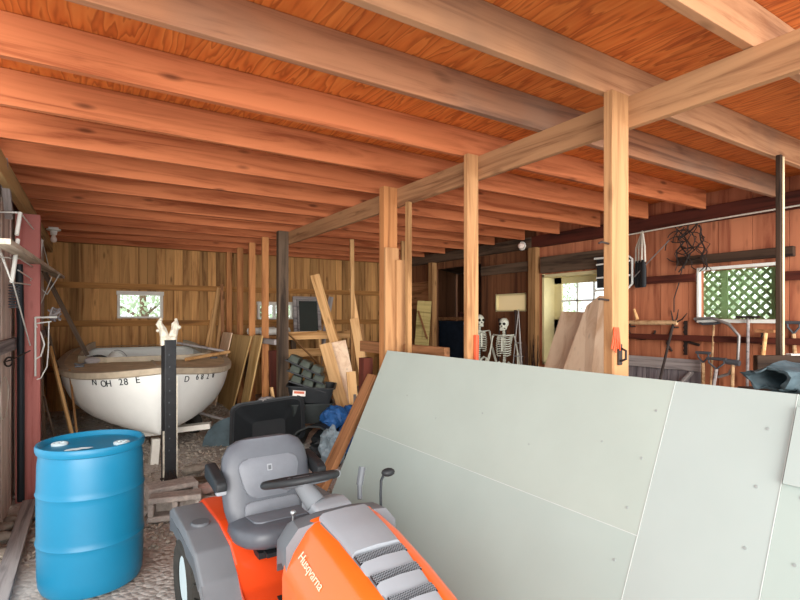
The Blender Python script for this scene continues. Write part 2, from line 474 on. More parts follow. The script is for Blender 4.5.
structure(beam('trim_10', (RX-.03, 3.8, 2.06), (RX-.03, 2.8, 2.06), .05, .08, 'redbrown'))
structure(beam('trim_11', (RX-.03, 4.88, 2.36), (RX-.03, 3.8, 2.36), .05, .22, 'old'))
structure(beam('trim_12', (RX-.03, 6.1, 2.37), (RX-.03, 5.0, 2.37), .05, .14, 'old'))
structure(beam('trim_13', (RX-.05, 5.0, 0), (RX-.05, 5.0, 2.62), .13, .09, 'stud'))
structure(beam('trim_14', (RX-.03, 2.05, 2.02), (RX-.03, 1.0, 2.02), .05, .08, 'redbrown'))
structure(beam('trim_15', (RX-.06, 7.38, 0), (RX-.06, 7.38, 2.62), .12, .1, 'stud'))
structure(beam('trim_16', (RX-.04, 3.8, 1.43), (RX-.04, 1.0, 1.43), .05, .06, 'redbrown'))

# deep framed window with six panes
bm = BM()
for c, s in (((RX+.1, 4.86, 1.62), (.24, .04, 1.24)), ((RX+.1, 3.85, 1.62), (.24, .04, 1.24)), ((RX+.1, 4.355, 2.21), (.24, 1.05, .04)), ((RX+.1, 4.355, 1.02), (.24, 1.05, .04))): box(bm, c, s, bev=.003)
w = structure(obj('window_3', bm, 'cream'))
bm = BM()
for c, s in (((RX+.2, 4.78, 1.66), (.03, .13, 1.1)), ((RX+.2, 3.9, 1.66), (.03, .09, 1.1)), ((RX+.2, 4.355, 2.15), (.03, 1.0, .09)), ((RX+.2, 4.355, 1.32), (.03, 1.0, .6))): box(bm, c, s, bev=.002)
obj('sash', bm, 'cream', w)
bm = BM()
for yy in (4.46, 4.2): box(bm, (RX+.2, yy, 1.87), (.025, .022, .5))
box(bm, (RX+.2, 4.33, 1.87), (.025, .8, .022)); obj('muntin', bm, 'white', w)
bm = BM(); box(bm, (RX+.2, 4.33, 1.87), (.004, .78, .5)); obj('pane', bm, 'glass', w)

# small window covered by a beige shade
bm = BM()
for c, s in (((RX+.02, 5.8, 1.865), (.06, .02, .27)), ((RX+.02, 5.2, 1.865), (.06, .02, .27)), ((RX+.02, 5.5, 1.745), (.06, .62, .02)), ((RX+.02, 5.5, 1.985), (.06, .62, .02))): box(bm, c, s)
w = structure(obj('window_4', bm, 'cream'))
bm = BM(); box(bm, (RX+.035, 5.5, 1.865), (.006, .6, .24)); obj('shade', bm, 'beige', w)

# lattice window
bm = BM()
ya, yb, za, zb = 2.78, 2.07, 1.61, 2.14
for c, s in (((RX-.02, ya, (za+zb)/2), (.05, .025, zb-za+.03)), ((RX-.02, yb, (za+zb)/2), (.05, .04, zb-za+.04)), ((RX-.02, (ya+yb)/2, zb), (.05, ya-yb, .03)), ((RX-.03, (ya+yb)/2, za), (.08, ya-yb, .035))): box(bm, c, s, bev=.004)
w = structure(obj('window_5', bm, 'white'))
bm = BM(); box(bm, (RX+.02, (ya+yb)/2, (za+zb)/2), (.004, ya-yb-.03, zb-za-.03)); obj('pane', bm, 'glass', w)
bm = BM(); sp = .095
W_, H_ = ya-yb, zb-za
for sgn in (1, -1):
    k = -12
    while k < 14:
        c0 = k*sp; pts = []
        # line  v = sgn*u + c0 clipped to the rectangle
        for u in [i*W_/60 for i in range(61)]:
            v = sgn*u+c0
            if 0 <= v <= H_: pts.append((u, v))
        if len(pts) > 2:
            (u0, v0), (u1, v1) = pts[0], pts[-1]
            xx = RX+.07+.008*sgn
            m, L = sweep_frame((xx, ya-u0, za+v0), (xx, ya-u1, za+v1), (1, 0, 0))
            box(bm, (0, 0, 0), (L, .028, .006), m)
        k += 1
obj('lattice', bm, 'lattice', w)
bm = BM(); box(bm, (RX+.06, ya-.21, (za+zb)/2), (.02, .06, H_)); box(bm, (RX+.06, yb+.05, (za+zb)/2), (.02, .08, H_)); obj('mullion', bm, 'lattice', w)

# dark lean-to behind the opening in the right wall
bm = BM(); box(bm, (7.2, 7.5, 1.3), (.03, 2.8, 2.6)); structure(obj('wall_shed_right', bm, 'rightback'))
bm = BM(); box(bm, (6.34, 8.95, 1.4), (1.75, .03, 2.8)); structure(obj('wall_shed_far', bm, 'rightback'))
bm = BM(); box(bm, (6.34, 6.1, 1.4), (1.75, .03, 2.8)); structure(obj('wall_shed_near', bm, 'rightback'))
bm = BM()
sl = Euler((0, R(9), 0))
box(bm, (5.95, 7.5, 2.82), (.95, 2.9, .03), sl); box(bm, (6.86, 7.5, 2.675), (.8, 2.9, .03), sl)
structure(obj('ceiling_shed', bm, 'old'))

# ------------------------------------------------------------------ framing timber
JY = [.96, 1.54, 2.05, 2.66, 3.27, 3.88, 4.49, 5.10, 5.71, 6.32, 6.93, 7.54, 8.15, 8.74]
ordn = ['nearest', 'second', 'third', 'fourth', 'fifth', 'sixth', 'seventh', 'eighth', 'ninth', 'tenth', 'eleventh', 'twelfth', 'thirteenth', 'last']
for i, y in enumerate(JY):
    mt = 'joist_pale' if i in (0, 1) else ('joist_grey' if i == 2 else 'joist')
    z = 2.733+.0925
    o = beam('ceiling_joist', (max(-.5, xl(y)+.02) if i > 2 else -.5, y+.02, z), (5.33, y+.02, z), .04, .185, mt)
    extra = {0: 'pale rough ceiling joist crossing the upper right corner, nearest the camera',
             1: 'pale tan ceiling joist resting above the thick front post, second from the camera',
             2: 'grey-brown stained ceiling joist, third from the camera',
             13: 'orange ceiling joist hard against the far board wall, last of the row'}
    tag(o, extra.get(i, 'orange-brown knotty ceiling joist, %s from the camera' % ordn[i]), 'joist', 'ceiling joists')
o = beam('girder', (2.3, .2, 2.652), (2.3, 6.35, 2.652), .04, .155, 'girder')
tag(o, 'long tan girder under the joists, running back above the row of posts', 'beam')

def post(x0, x1, y0, y1, z0, z1, mat, label, group=None, name='wooden_post'):
    o = beam(name, ((x0+x1)/2, (y0+y1)/2, z0), ((x0+x1)/2, (y0+y1)/2, z1), y1-y0, x1-x0, mat, up=(1, 0, 0))
    return tag(o, label, 'post', group)
post(2.15, 2.28, 1.5, 1.548, 0, 2.733, 'post', 'thick pale wooden post nearest the camera, with a latch on it')
post(2.185, 2.28, 2.6, 2.64, 0, 2.733, 'post', 'pale wooden post in mid-span, second from the camera')
post(2.15, 2.28, 3.62, 3.70, 0, 2.733, 'post_tan', 'orange-tan wooden post behind the top corner of the white panel')
post(2.24, 2.28, 3.40, 3.44, 0, 2.575, 'stud', 'thin stud just right of the orange-tan post')
o = beam('cover_board', (2.2, 3.585, .0), (2.2, 3.585, 2.22), .03, .13, 'post', up=(1, 0, 0)); tag(o, 'pale board nailed over the lower orange-tan post', 'board')
o = beam('cover_board', (2.262, 3.548, .0), (2.262, 3.548, 2.12), .03, .08, 'post', up=(1, 0, 0)); tag(o, 'narrow pale board overlapping the wider cover board on the post', 'board')
for i, (y, lab) in enumerate(((8.74, 'stud in the row beside the boat, farthest from the camera'), (8.07, 'stud in the row beside the boat, second from the far wall'),
                (7.43, 'stud in the row beside the boat, third from the far wall'), (6.82, 'stud in the row beside the boat, next to the dark post'))):
    post(2.13, 2.22, y-.02, y+.02, fz(y)-.02, 2.733, 'post_tan', 'tan '+lab, 'studs beside the boat')
post(2.15, 2.28, 6.2, 6.29, 0, 2.733, 'old', 'dark grimy post at the far end of the girder')
o = post(3.955, 3.99, 1.5, 1.53, 0, 2.733, 'darkboard', 'slim dark post with a pale edge in front of the lattice window')
e = beam('edge_strip', (0, 0, .3), (0, 0, 2.72), .008, .024, 'paletan', up=(1, 0, 0))
e.parent = o; e.matrix_parent_inverse = o.matrix_basis.inverted(); e.location = (3.984, 1.495, 1.51)
post(3.92, 4.0, 6.1, 6.14, 0, 2.733, 'stud', 'thin dull stud standing between the joists and the right wall opening')
post(xl(5.7)+.02, xl(5.7)+.2, 5.62, 5.78, 0, 2.57, 'redpost', 'faded red painted post against the left wall')

# hardware on the front post
t = thing('door_latch', 'dark iron latch screwed to the thick front post', 'latch', (2.2, 1.497, 1.47))
bm = BM(); box(bm, (0, -.004, 0), (.03, .006, .1), bev=.002); obj('plate', bm, 'iron', t)
bm = BM(); tube(bm, [(0, -.01, .03), (0, -.035, .02), (0, -.035, -.02), (0, -.01, -.03)], .006); obj('staple', bm, 'iron', t)
for i, (z, lab) in enumerate(((1.73, 'long bent nail sticking out of the front post above the latch'), (2.0, 'short nail stub high on the front post'))):
    bm = BM(); tube(bm, [(2.152, 1.52, z), (2.09, 1.515, z+.004), (2.07, 1.515, z-.004 if i else z+.004)], .005); tag(obj('nail', bm, 'iron'), lab, 'nail', 'nails in the front post')
bm = BM()
for k in range(5): tube(bm, [(2.16+.008*k, 1.497, 1.60), (2.14+.012*k, 1.485, 1.56-.01*k), (2.13+.016*k, 1.49, 1.50-.01*(k % 3))], .004, 5)
tag(obj('flagging_tape', bm, 'orangered'), 'scrap of orange tape hanging on the front post', 'tape')
bm = BM(); tube(bm, [(2.245, 2.588, 1.2), (2.25, 2.588, 1.53)], .018); tag(obj('plastic_tube', bm, 'orangered'), 'orange-red plastic tube on the second post', 'tube')


# ------------------------------------------------------------------ leaning wall of gypsum board
LW = 1.52                                     # slope length
pb = Vector((1.5, 3.55, 0)); pt = Vector((2.135, 3.55, 1.37))
vdir = (pt-pb).normalized(); udir = Vector((0, -1, 0)); ndir = udir.cross(vdir)
if ndir.x > 0: ndir = -ndir
t = thing('gypsum_wall_panel', 'large pale grey-green gypsum board wall section leaning against the posts beside the mower', 'panel', pb)
Mx = Matrix((udir, vdir, ndir)).transposed().to_4x4()
t.matrix_basis = Matrix.Translation(pb) @ Mx
sheets = [(0, 2.358, 0, .868, 'gypsum1'), (0, 2.358, .872, LW, 'gypsum3'), (2.362, 2.79, 0, LW, 'gypsum2'), (2.794, 3.4, 0, LW, 'gypsum1')]
for u0, u1, v0, v1, mt in sheets:
    bm = BM(); box(bm, ((u0+u1)/2, (v0+v1)/2, -.006), (u1-u0, v1-v0, .012), bev=.001); obj('gypsum_sheet', bm, mt, t)
bm = BM(); box(bm, (1.18, .87, .0005), (2.36, .004, .002)); box(bm, (2.36, .76, .0005), (.003, 1.52, .002)); box(bm, (2.792, .76, .0005), (.003, 1.52, .002)); obj('joint_line', bm, 'joint', t)
bm = BM(); rn = random.Random(4)
for u in (2.3, 2.73, 2.86):
    for k in range(7): lathe(bm, [(.001, .0015), (.006, .0012), (.006, -.001)], 8, Matrix.Translation((u+rn.uniform(-.01, .01), .12+.21*k, .0008)))
for k in range(5): lathe(bm, [(.001, .0015), (.005, .0012), (.005, -.001)], 8, Matrix.Translation((.5+.4*k, 1.2-.1*(k % 2), .0008)))
obj('screws', bm, 'screw', t)
bm = BM(); box(bm, (2.97, 1.335, .008), (.34, .27, .014), bev=.001); o = obj('patch_sheet', bm, 'gypsum2', t); o['label'] = 'small square sheet screwed over the right end'
for u in (.02, .62, 1.22, 1.82, 2.38, 2.85, 3.37):
    bm = BM(); box(bm, (u, .76, -.06), (.04, 1.5, .09), bev=.003); obj('stud', bm, 'brown', t)
for v in (.02, 1.5):
    bm = BM(); box(bm, (1.7, v-(.0 if v > 1 else 0), -.06), (3.38, .035, .088)); obj('plate', bm, 'brown', t)
o = beam('plank', (1.47, 3.72, .02), (2.11, 3.72, 1.16), .05, .14, 'brown', up=(0, 1, 0)); tag(o, 'brown plank leaning just behind the left edge of the white panel', 'plank')
o = beam('rail', (2.31, 2.98, 1.375), (2.31, 4.3, 1.375), .05, .1, 'brown'); tag(o, 'brown horizontal board fixed behind the posts just above the white panel', 'board')
o = beam('short_timber', (2.11, 3.86, 0), (2.11, 3.86, 1.3), .09, .09, 'redbrown'); tag(o, 'dark red-brown short timber standing behind the panel corner', 'timber')

# ------------------------------------------------------------------ blue drum
t = thing('plastic_drum', 'blue plastic drum with two bungs standing in the left foreground', 'drum', (.09, 3.75, 0))
bm = BM()
prof = [(.25, .002), (.272, .012), (.283, .04), (.288, .1), (.29, .26), (.292, .285), (.297, .297), (.292, .309), (.29, .334), (.291, .55), (.292, .578), (.297, .59), (.292, .602), (.29, .627), (.287, .76), (.281, .81), (.277, .83)]
lathe(bm, prof, 64)
obj('body', bm, 'blue', t, True)
bm = BM(); lathe(bm, [(.277, .825), (.292, .832), (.297, .845), (.298, .868), (.293, .879), (.283, .88), (.276, .872), (.272, .858), (.262, .85), (.2, .853), (.001, .856)], 64, cap=False); obj('rim', bm, 'blue', t, True)
for a in (2.75, -.55):
    bm = BM(); m = Matrix.Translation((.185*math.cos(a), .185*math.sin(a), .852))
    lathe(bm, [(.046, 0), (.046, .012), (.04, .016), (.03, .016), (.028, .01), (.001, .01)], 28, m, cap=False); 
    for k in range(2): box(bm, (m.translation.x, m.translation.y, .866), (.05, .008, .006), Euler((0, 0, PI/2*k+a)))
    b = obj('bung', bm, 'bung', t, True)
bm = BM(); rn = random.Random(9); ring = []
vs = [bm.verts.new((-.07+.075*math.cos(k*PI/9)*(1+rn.uniform(-.3, .3)), -.13+.026*math.sin(k*PI/9)*(1+rn.uniform(-.4, .4)), .858)) for k in range(18)]
bm.faces.new(vs); r = bmesh.ops.extrude_face_region(bm, geom=bm.faces[:])
for v in [q for q in r['geom'] if isinstance(q, bmesh.types.BMVert)]: v.co.z += .0015
o = obj('residue_patch', bm, 'residue', t); o['label'] = 'patch of dried white residue on the lid'

# ------------------------------------------------------------------ dinghy
LB = 3.05
t = thing('sailing_dinghy', 'white dinghy with tan gunwale and painted registration numbers, bow towards the camera', 'boat', (.72, 5.50, -.03), (R(1.2), 0, R(-2)))
def half(s):      # half breadth at the sheer, s = 0 bow .. 1 stern
    if s <= 0: return 0.0
    return .94*min(1, (1-(1-min(s/.6, 1))**2.4))**.66*(1-.2*max(0, (s-.55)/.45)**2)
def sheerz(s): return 1.17-.10*math.sin(PI*min(1, s/.9)**.7)
def keelz(s): return .46+.02*s if s > .1 else .46+.012*((.1-s)/.1)**2
def stemy(v): return .0+.2*(1-v)**1.7      # rake of the stem
def hullpt(s, th, side, out=0):
    """th 0 keel .. 1 sheer"""
    b = half(s)+out; p = .5+.42*math.exp(-s*7)
    x = b*math.sin(th*PI/2)**p
    zz = 1-math.cos(th*PI/2)**(1.15)
    z = keelz(s)+(sheerz(s)-keelz(s))*zz
    y = s*LB+stemy(zz)*(1-s)**3
    return Vector((side*x, y, z))
SS = [0, .008, .02, .04, .07, .11, .16, .22, .3, .4, .5, .6, .7, .8, .9, 1]
TH = [i/14 for i in range(15)]
bm = BM(); rows = []
for s in SS:
    rows.append([bm.verts.new(hullpt(s, th, -1)) for th in reversed(TH)]+[bm.verts.new(hullpt(s, th, 1)) for th in TH[1:]])
for a, b in zip(rows, rows[1:]):
    for k in range(len(a)-1): bm.faces.new((a[k], a[k+1], b[k+1], b[k]))
bm.faces.new(rows[-1]); bmesh.ops.remove_doubles(bm, verts=bm.verts, dist=.0005)
hull = obj('hull', bm, 'hullpaint', t, True)
md = hull.modifiers.new('thickness', 'SOLIDIFY'); md.thickness = .012; md.offset = -1
# gunwale: band around the sheer
def sheer_pts(off, dz):
    P_ = [Vector((-1*max(0, half(s)+off), s*LB-(off if s < .02 else 0), sheerz(s)+dz)) for s in reversed(SS)]
    Q_ = [Vector((max(0, half(s)+off), s*LB-(off if s < .02 else 0), sheerz(s)+dz)) for s in SS[1:]]
    return P_+Q_
bm = BM()
a, b, c, d = sheer_pts(.01, -.05), sheer_pts(.03, -.04), sheer_pts(.03, .016), sheer_pts(-.05, .03)
e = sheer_pts(-.05, -.03)
loft(bm, [list(q) for q in zip(a, b, c, d, e)])
obj('gunwale', bm, 'gunwale', t, True)
# fore deck and side decks, open cockpit
bm = BM(); pr_ = None
SD = [0.01]+[i/24 for i in range(1, 25)]
def inner(s):
    if s < .42: return 0
    return min(half(s)-.2, (half(s)-.2)*min(1, ((s-.42)/.1)**.5))
for s in SD:
    h = max(.0, half(s)-.04); q = inner(s); cz = .03*(1 if s < .5 else .6)
    def dz(x): return sheerz(s)+.02+cz*(1-(x/max(h, .05))**2)*min(1, s*5)
    r = [bm.verts.new((x, s*LB+.01, dz(x))) for x in (-h, -(h+q)/2, -q, q, (h+q)/2, h)]
    if pr_:
        for k in range(5):
            if k == 2 and s > .44 and s < .97: continue
            bm.faces.new((pr_[k], pr_[k+1], r[k+1], r[k]))
    pr_ = r
obj('deck', bm, 'deck', t, True)
bm = BM()
co = [(-inner(s), s*LB) for s in [i/24 for i in range(23, 10, -1)]]+[(inner(s), s*LB) for s in [i/24 for i in range(11, 24)]]
bm2 = BM()
for (x, y), (x2, y2) in zip(co, co[1:]):
    za_, zb_ = sheerz(y/LB)+.055, sheerz(y2/LB)+.055; m, L = sweep_frame((x, y, za_), (x2, y2, zb_)); box(bm, (0, 0, 0), (L+.01, .018, .09), m)
bm2.free()
obj('coaming', bm, 'gunwale', t)
bm = BM(); box(bm, (0, LB*.72, .62), (1.3, 1.3, .02)); box(bm, (0, LB*.7, .86), (1.45, .22, .025)); obj('thwart', bm, 'hullinside', t)
bm = BM(); tube(bm, [(-.55+.14*math.cos(a), LB*.60, 1.06+.1*math.sin(a)) for a in [PI*k/10 for k in range(11)]], .016); obj('cockpit_hoop', bm, 'black', t)
bm = BM(); tube(bm, [(0.02, LB*f_, sheerz(f_)+.05) for f_ in (.05, .15, .25, .35, .44)], .012); obj('deck_strip', bm, 'gunwale', t)
for sx, yy in ((-.72, 1.2), (.76, 1.5)):
    bm = BM(); z0 = sheerz(yy/LB)+.035
    box(bm, (sx, yy, z0), (.09, .03, .02), bev=.005); tube(bm, [(sx-.05, yy, z0+.03), (sx, yy, z0+.02), (sx+.05, yy, z0+.03)], .008); obj('cleat', bm, 'leadgrey', t)
# registration numbers on both bows
def hull_letters(chars, side, size):
    e = .004
    for ch, s, th in chars:
        bm = BM()
        p = hullpt(s, th, side)
        du = (hullpt(s+e, th, side)-hullpt(s-e, th, side)).normalized(); dv = (hullpt(s, th+.02, side)-hullpt(s, th-.02, side)).normalized()
        if side < 0: du = -du
        n = du.cross(dv).normalized(); dv = n.cross(du).normalized()
        m = Matrix((du, dv, n)).transposed().to_4x4(); m.translation = p+n*.004
        add_text(bm, ch, size, m, .0015); obj('registration_character', bm, 'ink', t)
hull_letters([('N', 0.14125, 0.9), ('O', 0.10875, 0.88), ('H', 0.0925, 0.88), ('2', 0.06, 0.89), ('8', 0.04875, 0.89), ('E', 0.02625, 0.9)], -1, .095)
hull_letters([('D', 0.03375, 0.88), ('6', 0.0625, 0.9), ('8', 0.08, 0.9), ('2', 0.10375, 0.9), ('8', 0.1325, 0.91)], 1, .088)

o = beam('board', (.45, 6.45, .33), (1.32, 6.15, .40), .14, .06, 'whiteboard'); tag(o, 'white board under the bow of the boat', 'board')
o = beam('board', (.72, 6.08, .06), (.74, 6.1, .33), .1, .08, 'whiteboard'); tag(o, 'short white prop standing under the boat beside the black post', 'board')
t = thing('trailer_wheel', 'small black wheel in the shadow under the right side of the boat', 'wheel', (1.25, 6.75, .33), (0, 0, R(20)))
bm = BM(); m = Matrix.Rotation(PI/2, 4, 'Y'); lathe(bm, [(.06, -.05), (.11, -.05), (.13, -.03), (.13, .03), (.11, .05), (.06, .05)], 24, m); obj('tyre', bm, 'rubber', t, True)
bm = BM(); lathe(bm, [(.001, -.03), (.06, -.035), (.06, .035), (.001, .03)], 16, m, cap=False); obj('rim', bm, 'iron', t)
# keel blocks under the boat, hidden from the front
for i, yy in enumerate((6.7, 8.0)):
    o = beam('keel_block', (.75, yy, .27 if i else .2), (1.05, yy, .27 if i else .2), .14, .42 if i else .46, 'old'); tag(o, 'dark timber block under the boat keel, %s' % ('nearer the bow' if not i else 'nearer the far wall'), 'block', 'keel blocks')

# things lying in the boat
t = thing('bucket', 'white plastic bucket lying in the boat near its left gunwale', 'bucket', (.28, 7.35, .92), (0, R(55), R(30)))
bm = BM(); lathe(bm, [(.001, 0), (.11, 0), (.145, .28), (.152, .28), (.152, .3), (.138, .3), (.105, .015), (.001, .012)], 28, cap=False); obj('body', bm, 'white', t, True)
bm = BM(); tube(bm, [(.15*math.cos(a), .02, .28+.13*math.sin(a)) for a in [PI*k/10 for k in range(11)]], .004); obj('bail', bm, 'steel', t)
bm = BM(); tube(bm, [(1.12, 6.55, 1.14), (1.72, 6.9, 1.19)], .022); tag(obj('oar_shaft', bm, 'plank'), 'tan wooden shaft lying across the right gunwale of the boat', 'oar')
bm = BM(); tube(bm, [(1.0, 7.7, 1.33), (1.66, 6.95, 1.2)], .016); tag(obj('pole', bm, 'grey'), 'grey pole lying along the right side of the boat', 'pole')
bm = BM(); rock(bm, (.17, 6.95, 1.14), .07, (1.2, 1, .7), 3); tag(obj('rag', bm, 'grey', smooth=True), 'small crumpled rag on the left gunwale of the boat', 'rag')

# ------------------------------------------------------------------ black post on its blocks
t = thing('mooring_post', 'black post with a split flaking top standing in front of the boat', 'post', (.735, 5.16, .0), (0, 0, R(12)))
bm = BM(); box(bm, (0, 0, .73), (.105, .1, 1.42), bev=.008); obj('shaft', bm, 'blackwrap', t)
bm = BM()
for k in range(2):
    sg = -1 if k == 0 else 1
    pts = [(.0+sg*.025, 0, 1.40), (sg*.036, 0, 1.47), (sg*.055, .0, 1.53), (sg*(.085 if k == 0 else .06), .005, 1.585), (sg*.075, 0, 1.625 if k else 1.64)]
    tube(bm, pts, [.048, .043, .032, .03, .006], 9)
rn = random.Random(6)
for v in bm.verts: v.co += Vector((rn.uniform(-.008, .008),)*3)
box(bm, (0, 0, 1.42), (.1, .095, .1), bev=.01)
for k in range(9):
    sphere(bm, (rn.choice((-.08, .07))+rn.uniform(-.02, .02), rn.uniform(-.03, .03), rn.uniform(1.5, 1.63)), rn.uniform(.012, .024), 1)
obj('split_top', bm, 'flake', t)
bm = BM(); box(bm, (.056, -.046, .62), (.009, .012, .95)); box(bm, (-.057, -.03, .35), (.01, .02, .5)); obj('peeling_edge', bm, 'flake', t)
for k in range(9):
    bm = BM(); sphere(bm, (-.015+.006*(k % 2), -.05, .42+.11*k), .006, 1, (1, .5, 1.6)); obj('staple', bm, 'leadgrey', t)
bm = BM()
for k in range(7): tube(bm, [(-.08+.01*k, -.05, .06), (-.07+.02*k, -.075, .14), (-.05+.012*k, -.06, .24-.02*(k % 3))], .006, 5)
tube(bm, [(.06*math.cos(a)-.01, .06*math.sin(a)-.01, .16+.01*math.sin(2*a)) for a in [2*PI*k/20 for k in range(21)]], .01, 6)
tube(bm, [(.07*math.cos(a), .07*math.sin(a)-.01, .09) for a in [2*PI*k/20 for k in range(21)]], .012, 6)
obj('rusty_wire_wrap', bm, 'iron', t)
def cinder(name, loc, rot, label, mat='concrete'):
    t = thing(name, label, 'block', loc, rot, 'cinder blocks by the black post'); bm = BM()
    # two celled block lying with its cells facing the front
    L_, H_, D_, w_ = .4, .19, .2, .045
    box(bm, (0, 0, w_/2), (L_, D_, w_)); box(bm, (0, 0, H_-w_/2), (L_, D_, w_))
    for x in (-L_/2+w_/2, 0, L_/2-w_/2): box(bm, (x, 0, H_/2), (w_, D_, H_-2*w_+.002))
    box(bm, (0, D_*.35, H_/2), (L_-.01, .03, H_-.02))
    b = obj('block_body', bm, mat, t); b.modifiers.new('worn', 'BEVEL').width = .008
    return t
cinder('cinder_block', (.70, 4.54, .0), (R(-4), 0, R(-14)), 'hollow concrete block lying at the foot of the black post, its two holes showing')
o = cinder('cinder_block', (.72, 4.87, 0), (0, 0, R(4)), 'dusty concrete block behind the holed block, under the wrapped foot of the post')
bm = BM(); rock(bm, (0, 0, 0), .1, (1.3, .8, .55), 12); o = obj('stone', bm, 'pinkstone', smooth=True); o.location = (1.05, 4.98, .05); tag(o, 'pale pinkish stone on the blocks right of the black post', 'stone')
for i, (x, y, r) in enumerate(((.48, 4.72, .05), (.42, 4.62, .035), (.98, 4.6, .05), (1.02, 4.75, .06), (.46, 4.95, .06), (.95, 5.12, .05), (.55, 5.3, .05), (.86, 5.3, .04), (.4, 5.0, .04), (1.12, 4.82, .04))):
    bm = BM(); rock(bm, (0, 0, 0), r, (1.3, 1, .7), 70+i); o = obj('rubble_chunk', bm, 'concrete', smooth=True); o.location = (x, y, r*.35); tag(o, 'dusty concrete chunk on the ground around the blocks of the black post', 'stone', 'rubble around the blocks')
for i, (x, y, r, mt, lab) in enumerate(((1.25, 5.2, .07, 'stone', 'grey stone right of the blocks'), (.55, 5.15, .08, 'concrete', 'dusty chunk left of the black post'), (1.05, 5.68, .08, 'stone', 'flat grey stone behind the pinkish stone'))):
    bm = BM(); rock(bm, (0, 0, 0), r, (1.3, 1, .6), 20+i); o = obj('stone', bm, mt, smooth=True); o.location = (x, y, fz(y)+r*.4); tag(o, lab, 'stone')
o = beam('scrap_board', (.98, 5.42, .02), (1.25, 5.36, .02), .12, .025, 'old'); tag(o, 'dark scrap of board on the ground right of the black post', 'board')

# ------------------------------------------------------------------ lawn tractor (forward is local -Y)
t = thing('lawn_tractor', 'orange ride-on lawn tractor with grey seat in the foreground', 'lawn mower', (.915, 2.93, 0), (0, 0, R(1)))
def YZ(poly, x0, x1, bev=0):
    bm = BM(); prism(bm, poly, x0, x1, lambda u, v, w: Vector((w, u, v)), bev); return bm
mx = Matrix.Rotation(PI/2, 4, 'Y')
for sx, yy, r, w_ in ((-.345, 0, .24, .2), (.345, 0, .24, .2), (-.37, -1.22, .19, .15), (.37, -1.22, .19, .15)):
    bm = BM(); m = Matrix.Translation((sx, yy, r)) @ mx
    lathe(bm, [(r*.52, -w_*.42), (r*.8, -w_*.5), (r*.95, -w_*.42), (r, -w_*.22), (r, w_*.22), (r*.95, w_*.42), (r*.8, w_*.5), (r*.52, w_*.42)], 40, m, cap=False)
    for k in range(22):
        for sg in (-1, 1):
            a = 2*PI*(k+.25*sg)/22
            q = m @ Matrix.Rotation(a, 4, 'Z') @ Matrix.Translation((r*1.0, 0, sg*w_*.22)) @ Matrix.Rotation(R(28)*sg, 4, 'X')
            box(bm, (0, 0, 0), (.016, .022, w_*.42), q)
    ty = obj('tyre', bm, 'rubber', t, False)
    bm = BM(); lathe(bm, [(r*.53, -w_*.4), (r*.45, -w_*.36), (r*.4, -w_*.2), (.03, -w_*.18), (.03, w_*.18), (r*.4, w_*.2), (r*.45, w_*.36), (r*.53, w_*.4)], 32, m); obj('rim', bm, 'bung', ty, True)
# rear fender deck (orange), footwell
bm = YZ([(.4, .42), (.4, .51), (.3, .56), (-.1, .56), (-.3, .53), (-.42, .46), (-.52, .36), (-.62, .31), (-.95, .30), (-.95, .27), (-.6, .27), (-.48, .31), (-.36, .41), (-.2, .47), (.1, .49)], -.27, .27, .02)
obj('fender_deck', bm, 'orangedeep', t, True)
for sg in (-1, 1):
    bm = YZ([(.38, .42), (.38, .5), (.28, .545), (-.1, .545), (-.32, .51), (-.46, .42), (-.54, .33), (-.6, .32), (-.56, .30), (-.46, .32), (-.32, .43), (-.1, .495), (.1, .5), (.3, .46)], sg*.26, sg*.435, .018)
    obj('fender', bm, 'mowergrey', t, True)
    bm = YZ([(-.42, .40), (-.3, .48), (.3, .48), (.36, .44), (.36, .38), (.25, .42), (-.28, .42), (-.40, .36)], sg*.42, sg*.437, .004); obj('fender_skirt', bm, 'mowerdark', t)
    bm = YZ([(-.5, .335), (-.55, .30), (-.95, .285), (-.95, .25), (-.55, .255)], sg*.25, sg*.43, .008); obj('running_board', bm, 'orangedeep', t, True)
bm = BM(); lathe(bm, [(.001, .558), (.045, .558), (.05, .552), (.05, .53)], 24, Matrix.Translation((-.35, -.05, 0))); obj('cap', bm, 'mowerdark', t, True)
# seat
def seat_loft(secs, n=24, p=3.2):
    rings = []
    for c, a, b, ax, ay in secs:
        ring = []
        for k in range(n):
            th = 2*PI*k/n; cx, sx_ = math.cos(th), math.sin(th)
            e = 2/p
            ring.append(Vector(c)+ax*a*abs(cx)**e*(1 if cx >= 0 else -1)+ay*b*abs(sx_)**e*(1 if sx_ >= 0 else -1))
        rings.append(ring)
    return rings
seat = thing('seat', None, None); seat.parent = t; seat.location = (-.02, -.02, -.025)
X_, Y_, Z_ = Vector((1, 0, 0)), Vector((0, 1, 0)), Vector((0, 0, 1))
lean = Vector((0, .26, .966)); ln = Vector((0, .966, -.26))
b0 = Vector((0, -.17, .60))
secs = []
for h, a in ((-.03, .19), (-.01, .215), (.05, .232), (.14, .24), (.22, .238), (.29, .225), (.335, .195), (.357, .15), (.366, .09)):
    secs.append((b0+lean*h*1.14, a*1.03, .062 if h < .33 else (.05 if h < .36 else .03), X_, ln))
bm = BM(); loft(bm, seat_loft(secs)); obj('backrest', bm, 'seatvinyl', seat, True)
fr_ = Matrix((X_, lean, ln*-1)).transposed().to_4x4(); fr_.translation = b0
def rrect(w, h, r, n=6):
    out = []
    for cx, cy, a0 in ((w-r, h-r, 0), (-w+r, h-r, PI/2), (-w+r, -h+r, PI), (w-r, -h+r, 1.5*PI)):
        for k in range(n+1):
            a = a0+PI/2*k/n; out.append((cx+r*math.cos(a), cy+r*math.sin(a)))
    return out
bm = BM(); prism(bm, rrect(.155, .105, .06), .045, .066, lambda u, v, w: fr_ @ Vector((u*(1+.15*v/.1), v+.2, w)), .007); obj('back_panel', bm, 'seatpanel', seat, True)
